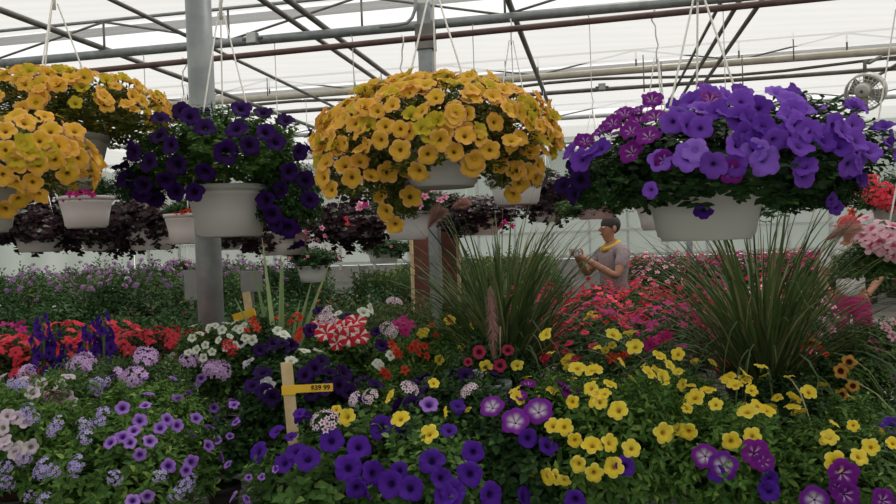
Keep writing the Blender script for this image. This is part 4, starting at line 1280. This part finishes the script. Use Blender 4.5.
def plume(t, p0, p1, bend, L, r=.011, seed=0):
    """arching stalk with a bristly seed head"""
    p0 = Vector(p0); p1 = Vector(p1)
    st = [p0.lerp(p1, f) + Vector((0, 0, 1)) * (.12 * math.sin(f * PI) * (p1 - p0).length) for f in [i / 8 for i in range(9)]]
    s = MB().tube(st, .002, 5).build('plume_stalk', M['grass'], t)
    rr = np.random.default_rng(seed)
    d = (Vector(bend)).normalized()
    V = []; Fs = []; rn = []
    for i in range(900):
        f = i / 900
        c = p1 + d * L * f + Vector((0, 0, -1)) * (L * .25 * f * f)
        o = Vector(rr.normal(0, 1, 3)); o = (o - d * o.dot(d)).normalized()
        e = (o + d * rr.uniform(.6, 1.6)).normalized() * r * 2.6 * (math.sin(PI * (f * .85 + .12)) + .15)
        sd = o.cross(d) * .0007
        k = len(V)
        V += [tuple(c - sd), tuple(c + sd), tuple(c + e)]; Fs.append((k, k + 1, k + 2)); rn += [rr.uniform(0, 1)] * 3
    b = MB().tube([p1 + d * L * f + Vector((0, 0, -1)) * (L * .25 * f * f) for f in [i / 6 for i in range(7)]], [r * .16] * 6 + [.001], 6)
    k = len(V); V += [tuple(v) for v in b.V]; Fs += [tuple(k + q for q in f) for f in b.F]; rn += [.3] * len(b.V)
    add('plume', mesh_from('plume', V, Fs, M['plume'], attrs={'rnd': rn}), s)
def grass(label, px, py, d, seed, n, L0, L1, tilt, plumes):
    c = at(px, py, d)
    t = empty('ornamental_grass', (c.x, c.y, NB), 0, label, 'ornamental grass')
    h = max(.12, c.z - NB)
    add('pot', get_pot('pot_blk', .11, h), t)
    add('blades', grass_mesh(seed, n, L0, L1, tilt), t, (0, 0, h * .88))
    for i, (ax, ay, dd, bx, bz, L, r) in enumerate(plumes):
        p1 = at(ax, ay, d + dd) - Vector((c.x, c.y, NB))
        plume(t, (0, 0, h * .9), p1, (bx, -.1, bz), L, r, seed + i)
grass('tall ornamental grass with a drooping pink plume at the centre', 505, 378, 2.42, 201, 360, .36, .68, .5, [(490, 286, -.35, .02, -1, .15, .013), (428, 228, -.1, .5, .75, .08, .018), (452, 208, .0, .6, .3, .06, .012)])
grass('wide ornamental grass under the violet basket at the right', 765, 385, 2.35, 202, 460, .38, .74, .62, [(826, 240, -.1, .8, .45, .11, .016), (858, 243, .1, .9, -.1, .1, .012)])
# long spike leaves
c = at(278, 330, 2.48)
t = empty('spike_plant', (c.x, c.y, NB), 0, 'pale green plant of long sword leaves left of the striped petunia', 'spike plant')
add('pot', get_pot('pot_blk', .09, .2), t)
for i, (tx, ty) in enumerate([(262, 238), (281, 252), (283, 262), (312, 280), (330, 262), (300, 300), (236, 300), (252, 262)]):
    e = at(tx, ty, 2.48 + (.12 if i > 2 else 0)) - Vector((c.x, c.y, NB))
    V = []; Fs = []
    for j in range(9):
        f = j / 8
        P = Vector((e.x * f ** 1.15, e.y * f, .18 + (e.z - .18) * f))
        w_ = .0085 * (1 - f ** 2.5) + .0008
        V += [P + Vector((-w_, 0, 0)), P + Vector((0, .004 * (1 - f), 0)), P + Vector((w_, 0, 0))]
    for j in range(8):
        a = j * 3
        Fs += [(a, a + 1, a + 4, a + 3), (a + 1, a + 2, a + 5, a + 4)]
    add('leaf', mesh_from('leaf', V, Fs, M['spike'], attrs={'rnd': [random.random()] * len(V)}), t)

# ------------------------------------------------------------------ stakes, signs, boards
def text_mesh(s, size, mat, name, parent, loc, rot):
    cu = bpy.data.curves.new(name, 'FONT'); cu.body = s; cu.size = size; cu.extrude = .0004; cu.offset = .0004
    cu.align_x = 'CENTER'; cu.align_y = 'CENTER'
    o = bpy.data.objects.new(name, cu); link(o)
    dg = bpy.context.evaluated_depsgraph_get()
    me = bpy.data.meshes.new_from_object(o.evaluated_get(dg))
    bpy.data.objects.remove(o)
    me.materials.clear(); me.materials.append(mat)
    return add(name, me, parent, loc, rot)
d = 1.86
top = at(286.5, 362, d); mid = at(289, 390, d)
c = Vector((mid.x, mid.y, NB))
t = empty('wooden_stake', c, 0, 'pale wooden stake with a yellow price band, standing among purple petunias', 'plant stake')
lean = (top - mid); k = lean.x / lean.z
hz = top.z - NB
R_ = Matrix.Rotation(math.atan(k), 3, 'Y')
MB().box(R_ @ Vector((0, 0, hz / 2)) - Vector((k * (mid.z - NB), 0, 0)), (.028, .007, hz), R_).build('stick', M['wood'], t, smooth=False, bevel=.0015)
tt = Matrix.Rotation(math.radians(-.5), 3, 'Y')
lz = mid.z - NB
tg = MB().box((.0, 0, lz), (.033, .011, .021)).box((.058, -.0035, lz + .003), (.095, .002, .0185), tt).build('price_tag', M['yellow'], t, smooth=False)
text_mesh('$39 99', .0165, M['ink'], 'price_writing', tg, (.076, -.0052, lz + .0035), Euler((PI / 2, 0, 0)))
d = 2.62
top = at(246, 291, d); lo_ = at(250, 318, d)
t = empty('wooden_stake', (lo_.x, lo_.y, NB), 0, 'slanted pale wooden stake with a yellow band behind the white petunias', 'plant stake')
hz = top.z - NB; k = (top.x - lo_.x) / (top.z - lo_.z); R_ = Matrix.Rotation(math.atan(k), 3, 'Y')
MB().box(R_ @ Vector((0, 0, hz / 2)) - Vector((k * (lo_.z - NB), 0, 0)), (.026, .007, hz), R_).build('stick', M['wood'], t, smooth=False, bevel=.0015)
MB().box((-.018, -.002, at(243, 315, d).z - NB), (.075, .012, .026), Matrix.Rotation(math.radians(-14), 3, 'Y')).build('price_tag', M['yellow'], t, smooth=False)

def sign(px, y0, y1, d, w_, label, NB=BZ):
    a = at(px, y0, d); b = at(px, y1, d)
    t = empty('plant_sign', (a.x, a.y, NB), ANG * .3, label, 'sign')
    MB().box((0, 0, (a.z + b.z) / 2 - NB), (w_, .006, a.z - b.z)).build('panel', M['slate'], t, smooth=False, bevel=.002)
    MB().box((0, .008, (b.z - NB + .06) / 2), (.02, .008, b.z - NB + .06)).build('stake', M['gal_dk'], t, smooth=False)
sign(251, 271, 292, 4.6, .13, 'blank grey plastic sign right of the round post')
sign(190, 270, 300, 5.2, .085, 'narrow grey sign left of the round post')
def board(px, y0, d, w_, mat, label, th=.03):
    a = at(px, y0, d)
    t = empty('board', (a.x, a.y, 0), ANG, label, 'board')
    MB().box((0, 0, a.z / 2), (w_, th, a.z)).build('plank', M[mat], t, smooth=False, bevel=.004)
    MB().box((0, th * .5 + .012, a.z * .86), (w_ * .98, .02, .06)).build('batten', M[mat], t, smooth=False, bevel=.003)
board(420, 236, 5.3, .11, 'brnwood', 'red brown board just left of the square post')
board(449, 226, 5.9, .13, 'brnwood', 'red brown board just right of the square post')
board(411, 238, 5.22, .022, 'wood', 'thin pale wooden lath at the left edge of the brown board', .02)
board(457, 222, 5.8, .025, 'wood', 'thin pale wooden lath at the right edge of the brown boards', .02)

# ------------------------------------------------------------------ massed plants on the other benches
BL = {}
def bl(key, n, seed, zmin=.15, scale=4.0):
    k_ = (key, n, seed)
    if k_ not in BL: BL[k_] = far_blossoms('blossoms', key, seed, n, zmin, scale=scale)
    return BL[k_]
def mass(name, label, cat, p, r, h, fol, blooms, group, bz=BZ, upr=False):
    t = empty(name, (p.x, p.y, bz), random.uniform(0, 6.28), label, cat, group)
    add('pot', get_pot('pot_blk', .09, .14), t)
    zc = .1 if upr else .24
    if upr: add('foliage', FO[fol], t, (0, 0, .1), None, (r * 1.5, r * 1.5, h))
    else: add('foliage', FO[fol], t, (0, 0, zc), None, (r, r, h))
    for me in blooms:
        o = add('blossoms', me, t, (0, 0, zc), None, (r, r, h)); o['kind'] = 'stuff'
    return t
def tops(px, py, d): return at(px, py, d)
# red impatiens behind the lavender verbena: each plant with single flowers as parts
IMP = [(-14, 378, 2.55, 'first'), (12, 372, 2.6, ''), (42, 380, 2.62, ''), (72, 376, 2.7, ''), (104, 372, 2.75, ''), (134, 366, 2.6, ''), (160, 364, 2.62, ''), (184, 366, 2.66, ''), (10, 356, 2.92, ''), (62, 354, 2.92, ''), (110, 354, 2.92, '')]
labs = ['coral red impatiens cut off at the left edge', 'coral red impatiens at the left edge behind the pale petunia', 'coral red impatiens left of the first purple spikes', 'coral red impatiens between the two groups of purple spikes',
        'coral red impatiens at the foot of the right purple spikes', 'coral red impatiens right of the purple spikes, left of three', 'coral red impatiens right of the purple spikes, middle of three', 'coral red impatiens next to the white petunias and the round post',
        'rearmost magenta-red impatiens at the far left', 'rearmost red impatiens behind the left purple spikes', 'rearmost red impatiens behind the right purple spikes']
for (px, py, d, _), lab in zip(IMP, labs):
    p = plant('impatiens', lab, 'impatiens', px, py, d, .14, .14, .12 if d < 3 else .1, ('imp', int(px) % 2), group=None)
    p.scatter('red_imp' if px != 10 else 'mag', 30, zmin=.0, seed=int(px) + 90, sc=.85, up=.3, jit=.4); p.done()

rr = random.Random(3)
def fill(u0, u1, v0, v1, du, dv, fn):
    u = u0
    while u <= u1:
        v = v0
        while v <= v1:
            fn(u + rr.uniform(-.06, .06), v + rr.uniform(-.06, .06))
            v += dv
        u += du
# behind the round post, left middle bench
GL = 'leafy green bedding plants massed on the bench behind the red impatiens'
fill(-2.6, -1.65, 3.1, 6.0, .42, .45, lambda u, v: mass('bedding_plant', 'leafy dark green bedding plant in the mass behind the red impatiens', 'plant', gh(u, v, 0), .24, .24, ('far', 1) if rr.random() < .7 else ('imp', 0), [bl('or_red', 5, 300)] if rr.random() < .3 else [], GL))
GL2 = 'tall mauve flowered plants at the far left'
def leftfn(u, v):
    if v > 6.3:
        mass('tall_flowering_plant', 'tall green plant with airy mauve flowers in the far left mass', 'plant', gh(u, v, 0), .3, rr.uniform(.34, .42), ('far', 0) if rr.random() < .6 else ('far', 1), [bl('cleome', 13, 301 + int(rr.random() * 3), .35, 2.5)] + ([bl('white_pet', 6, 309, .4, 4.0)] if rr.random() < .2 else []), GL2)
    else:
        mass('bedding_plant', 'leafy green plant on the long bench at the left edge', 'plant', gh(u, v, 0), .29, .26, ('far', int(rr.random() < .6)), [bl('pale_pet', 4, 303, .3)] if rr.random() < .4 else [], 'green plants on the long left bench')
fill(-6.9, -3.2, 3.6, 10.5, .62, .7, leftfn)
def lime(u, v): mass('lime_plant', 'bright lime green plant in the middle distance right of the round post', 'plant', gh(u, v, 0), .28, .26, ('lime', 0), [], 'lime green plants in the middle distance')
fill(-2.4, -2.0, 8.6, 11.5, .5, .7, lime)
def uprfn(u, v):
    if v > 9.5 and u > -1.7:
        mass('orange_flowering_plant', 'upright plant topped with orange flowers in the middle distance', 'plant', gh(u, v, 0), .26, .5, ('upr', 0), [bl('oran', 14, 310, .5, 1.2)], 'orange topped plants in the middle distance', upr=False) if False else mass('orange_flowering_plant', 'plant topped with orange flowers in the middle distance', 'plant', gh(u, v, 0), .28, .36, ('far', 0), [bl('oran', 14, 310, .4, 1.5)], 'orange topped plants in the middle distance')
    else:
        mass('upright_plant', 'slender upright green plant in the middle distance behind the striped petunia', 'plant', gh(u, v, 0), .26, rr.uniform(.36, .46), ('upr', rr.randrange(2)), [], 'slender upright plants in the middle distance', upr=True)
fill(-1.95, -.55, 6.6, 11.0, .4, .55, uprfn)
fill(-1.3, -.75, 3.3, 4.6, .3, .45, lambda u, v: mass('upright_plant', 'slender upright green plant just beyond the striped petunia', 'plant', gh(u, v, 0), .22, rr.uniform(.3, .38), ('upr', rr.randrange(2)), [], 'slender upright plants just beyond the striped petunia', upr=True))
# red bench
def redfn(u, v):
    q_ = CR.transposed() @ (gh(u, v, 1.2) - CO)
    if u > 1.2 or 448 - q_.x / q_.z * F > 800: return
    x = rr.random()
    if u > .75 and v < 5.4 and x < .7:
        mass('impatiens', 'pale pink impatiens in the patch left of the right grass', 'impatiens', gh(u, v, 0), .21, .2, ('imp', 0), [bl('pink_wh', 46, 320, -.1, 5.4)], 'pale pink impatiens patch')
    else:
        key = 'crim' if x < .75 else 'mag'
        mass('impatiens', 'crimson impatiens in the red patch right of the central grass' if key == 'crim' else 'magenta impatiens in the red patch right of the central grass', 'impatiens', gh(u, v, 0), .21, .2, ('imp', 1), [bl(key, 46, 321, -.1, 5.6)], 'crimson impatiens patch' if key == 'crim' else 'magenta impatiens patch')
fill(-.4, 1.85, 3.5, 6.0, .36, .38, redfn)
def farred(u, v):
    key = rr.choice(['crim', 'mag', 'mag', 'pink_wh'])
    w_ = {'crim': 'crimson', 'mag': 'magenta', 'pink_wh': 'pale pink'}[key]
    mass('impatiens', w_ + ' flowers on the far bench behind the photographer', 'impatiens', gh(u, v, 0), .25, .24, ('imp', 0), [bl(key, 40, 330, -.1, 5.2)], w_ + ' flowers on the far bench')
fill(.6, 4.0, 8.5, 11.5, .5, .6, farred)
def rightfn(u, v):
    key = rr.choice(['pink_wh', 'or_red', None, None, None])
    w_ = {'pink_wh': 'pale pink flowered', 'or_red': 'red flowered', None: 'leafy green'}[key]
    mass('bedding_plant', w_ + ' plant on the right hand bench', 'plant', gh(u, v, 0), .26, .26, ('far', int(rr.random() < .5)), [bl(key, 14, 340)] if key else [], w_ + ' plants on the right hand bench')
fill(2.5, 4.4, 2.0, 3.7, .5, .5, rightfn)

# ------------------------------------------------------------------ people
def skin(name, joints, edges, roots, mat, parent, sub=2):
    names = list(joints); ix = {n: i for i, n in enumerate(names)}
    me = bpy.data.meshes.new(name)
    me.from_pydata([joints[n][0] for n in names], [(ix[a], ix[b]) for a, b in edges], [])
    me.materials.append(mat)
    o = add(name, me, parent)
    me.skin_vertices.new() if hasattr(me.skin_vertices, 'new') and not me.skin_vertices else None
    sk = o.modifiers.new('skin', 'SKIN'); sk.use_smooth_shade = True
    if not me.skin_vertices: me.skin_vertices.new()
    for i, n in enumerate(names):
        r = joints[n][1]; r = (r, r) if isinstance(r, (int, float)) else r
        me.skin_vertices[0].data[i].radius = r
        me.skin_vertices[0].data[i].use_root = n in roots
    ss = o.modifiers.new('sub', 'SUBSURF'); ss.levels = sub; ss.render_levels = sub
    return o

def person(px, d, height, facing, label, shirt, trousers, arms, head_tilt=.25, collar=None, cap=None):
    c = at(px, 300, d)
    t = empty('person', (c.x, c.y, 0), facing, label, 'person')
    h = height / 1.68
    S = lambda x, y, z: (x * h, y * h, z * h)
    J = {'pelvis': (S(0, 0, .93), .11), 'waist': (S(0, 0, 1.06), .105), 'chest': (S(0, -.01, 1.26), .125), 'top': (S(0, -.01, 1.38), .08), 'neck': (S(0, .01, 1.46), .045),
         'jaw': (S(0, .05, 1.515), .055), 'head': (S(0, .03, 1.585), .085), 'crown': (S(0, .015, 1.65), .06)}
    Ed = [('pelvis', 'waist'), ('waist', 'chest'), ('chest', 'top'), ('top', 'neck'), ('neck', 'jaw'), ('jaw', 'head'), ('head', 'crown')]
    roots = ['pelvis']
    sh = {}
    for s, nm in ((-1, 'l'), (1, 'r')):
        el, wr = arms[0 if s < 0 else 1]
        J[nm + 'sh'] = (S(s * .17, -.01, 1.37), .058); J[nm + 'el'] = (S(*el), .04); J[nm + 'wr'] = (S(*wr), .027)
        dirn = (Vector(wr) - Vector(el)).normalized()
        pm = Vector(wr) + dirn * .05
        J[nm + 'pm'] = (S(*pm), (.034, .02))
        Ed += [('top', nm + 'sh'), (nm + 'sh', nm + 'el'), (nm + 'el', nm + 'wr'), (nm + 'wr', nm + 'pm')]
        up = Vector((0, 0, 1)); sd = dirn.cross(up).normalized(); up = sd.cross(dirn)
        for k in range(4):
            o = (k - 1.5) * .018
            a = pm + up * o; L = (.062, .072, .068, .052)[k]
            b_ = a + dirn * L * .7; e_ = b_ + (dirn * .4 - sd * s * -.6).normalized() * L * .5
            q = nm + 'f%d' % k
            J[q + 'a'] = (S(*a), .0095); J[q + 'b'] = (S(*b_), .0088); J[q + 'c'] = (S(*e_), .0075)
            Ed += [(q + 'a', q + 'b'), (q + 'b', q + 'c')]; roots.append(q + 'a')
        a = Vector(wr) + dirn * .025 + up * .02; b_ = a + up * .03 + dirn * .025; e_ = b_ + dirn * .025 + up * .006
        q = nm + 'th'
        J[q + 'a'] = (S(*a), .012); J[q + 'b'] = (S(*b_), .0095); J[q + 'c'] = (S(*e_), .008)
        Ed += [(q + 'a', q + 'b'), (q + 'b', q + 'c')]; roots.append(q + 'a')
        J[nm + 'hip'] = (S(s * .09, 0, .86), .085); J[nm + 'kn'] = (S(s * .1, .02, .48), .055); J[nm + 'an'] = (S(s * .1, -.01, .09), .038); J[nm + 'to'] = (S(s * .105, .15, .035), .032)
        Ed += [('pelvis', nm + 'hip'), (nm + 'hip', nm + 'kn'), (nm + 'kn', nm + 'an'), (nm + 'an', nm + 'to')]
    skin('body', J, Ed, roots, M['skin'], t)
    # shirt with short sleeves
    g = 1.16
    T = {k_: (J[k_][0], J[k_][1] * g) for k_ in ('waist', 'chest', 'top')}
    T['pelvis'] = (S(0, 0, .9), .134)
    E2 = [('pelvis', 'waist'), ('waist', 'chest'), ('chest', 'top')]
    for s, nm in ((-1, 'l'), (1, 'r')):
        T[nm + 'sh'] = (J[nm + 'sh'][0], .07)
        e = Vector(J[nm + 'sh'][0]).lerp(Vector(J[nm + 'el'][0]), .7)
        T[nm + 'sl'] = (tuple(e), .06); E2 += [('top', nm + 'sh'), (nm + 'sh', nm + 'sl')]
    skin('shirt', T, E2, ['pelvis'], M[shirt], t)
    T = {'belt': (S(0, 0, 1.0), .118), 'pelvis': (S(0, 0, .91), .126)}; E2 = [('belt', 'pelvis')]
    for s, nm in ((-1, 'l'), (1, 'r')):
        for j, r in (('hip', .098), ('kn', .068), ('an', .05)):
            T[nm + j] = (J[nm + j][0], r)
        E2 += [('pelvis', nm + 'hip'), (nm + 'hip', nm + 'kn'), (nm + 'kn', nm + 'an')]
    skin('trousers', T, E2, ['pelvis'], M[trousers], t)
    hd = Vector(S(0, .03, 1.585))
    MB().sphere(hd + Vector((0, -.022, .028)), (.083, .092, .09), 20, 12).build('hair', M['hair'], t)
    MB().tube([hd + Vector((0, .075, .012)), hd + Vector((0, .1, -.02)), hd + Vector((0, .084, -.028))], [.008, .013, .009], 8).build('nose', M['skin'], t)
    for s in (-1, 1):
        MB().sphere(hd + Vector((s * .03, .074, .005)), (.013, .009, .008), 10, 7).build('eye', M['eye'], t)
        MB().sphere(hd + Vector((s * .083, -.005, -.01)), (.012, .02, .03), 10, 7).build('ear', M['skin'], t)
    MB().sphere(hd + Vector((0, .082, -.055)), (.024, .01, .006), 10, 7).build('mouth', M['lip'], t)
    if collar:
        MB().tube([S(.075 * math.cos(a), .02 + .07 * math.sin(a), 1.43 - .035 * math.sin(a)) for a in [i * PI / 9 for i in range(18)]], .022, 8, closed=True).build('neckerchief', M[collar], t)
    if cap:
        b = MB().sphere(hd + Vector((0, -.01, .045)), (.095, .1, .07), 20, 10)
        b.lathe([(.09, .03), (.15, .02), (.15, .014), (.09, .024)], 24, hd)
        b.build('sun_hat', M[cap], t)
    for s in (-1, 1):
        MB().sphere(S(s * .103, .06, .04), (.05, .13, .045), 14, 8).build('shoe', M['fan_dark'], t)
    return t
P = person(614, 7.0, 1.70, math.radians(112), 'person in a mauve grey shirt raising a phone behind the red flowers', 'shirt', 'jeans',
           (((-.25, .13, 1.16), (-.06, .33, 1.33)), ((.25, .12, 1.17), (.07, .32, 1.34))), collar='ycloth')
hp = P.matrix_basis
q = Matrix.Rotation(math.radians(112), 4, 'Z')
ph = Vector(P.location) + q.to_3x3() @ Vector((0, .40, 1.40))
t = empty('phone', ph, math.radians(112), 'silver phone held up by the person in the mauve shirt', 'phone')
MB().box((0, 0, 0), (.145, .009, .072)).build('case', M['phone'], t, smooth=False, bevel=.004)
MB().box((0, -.0055, 0), (.13, .002, .064)).build('screen', M['ink'], t, smooth=False)
person(851, 7.0, 1.62, math.radians(150), 'person in a white top and magenta shorts mostly hidden by the right grass', 'wcloth', 'mcloth',
       (((-.24, .05, 1.12), (-.16, .26, 1.0)), ((.24, .05, 1.12), (.16, .26, 1.0))), cap='redcloth')
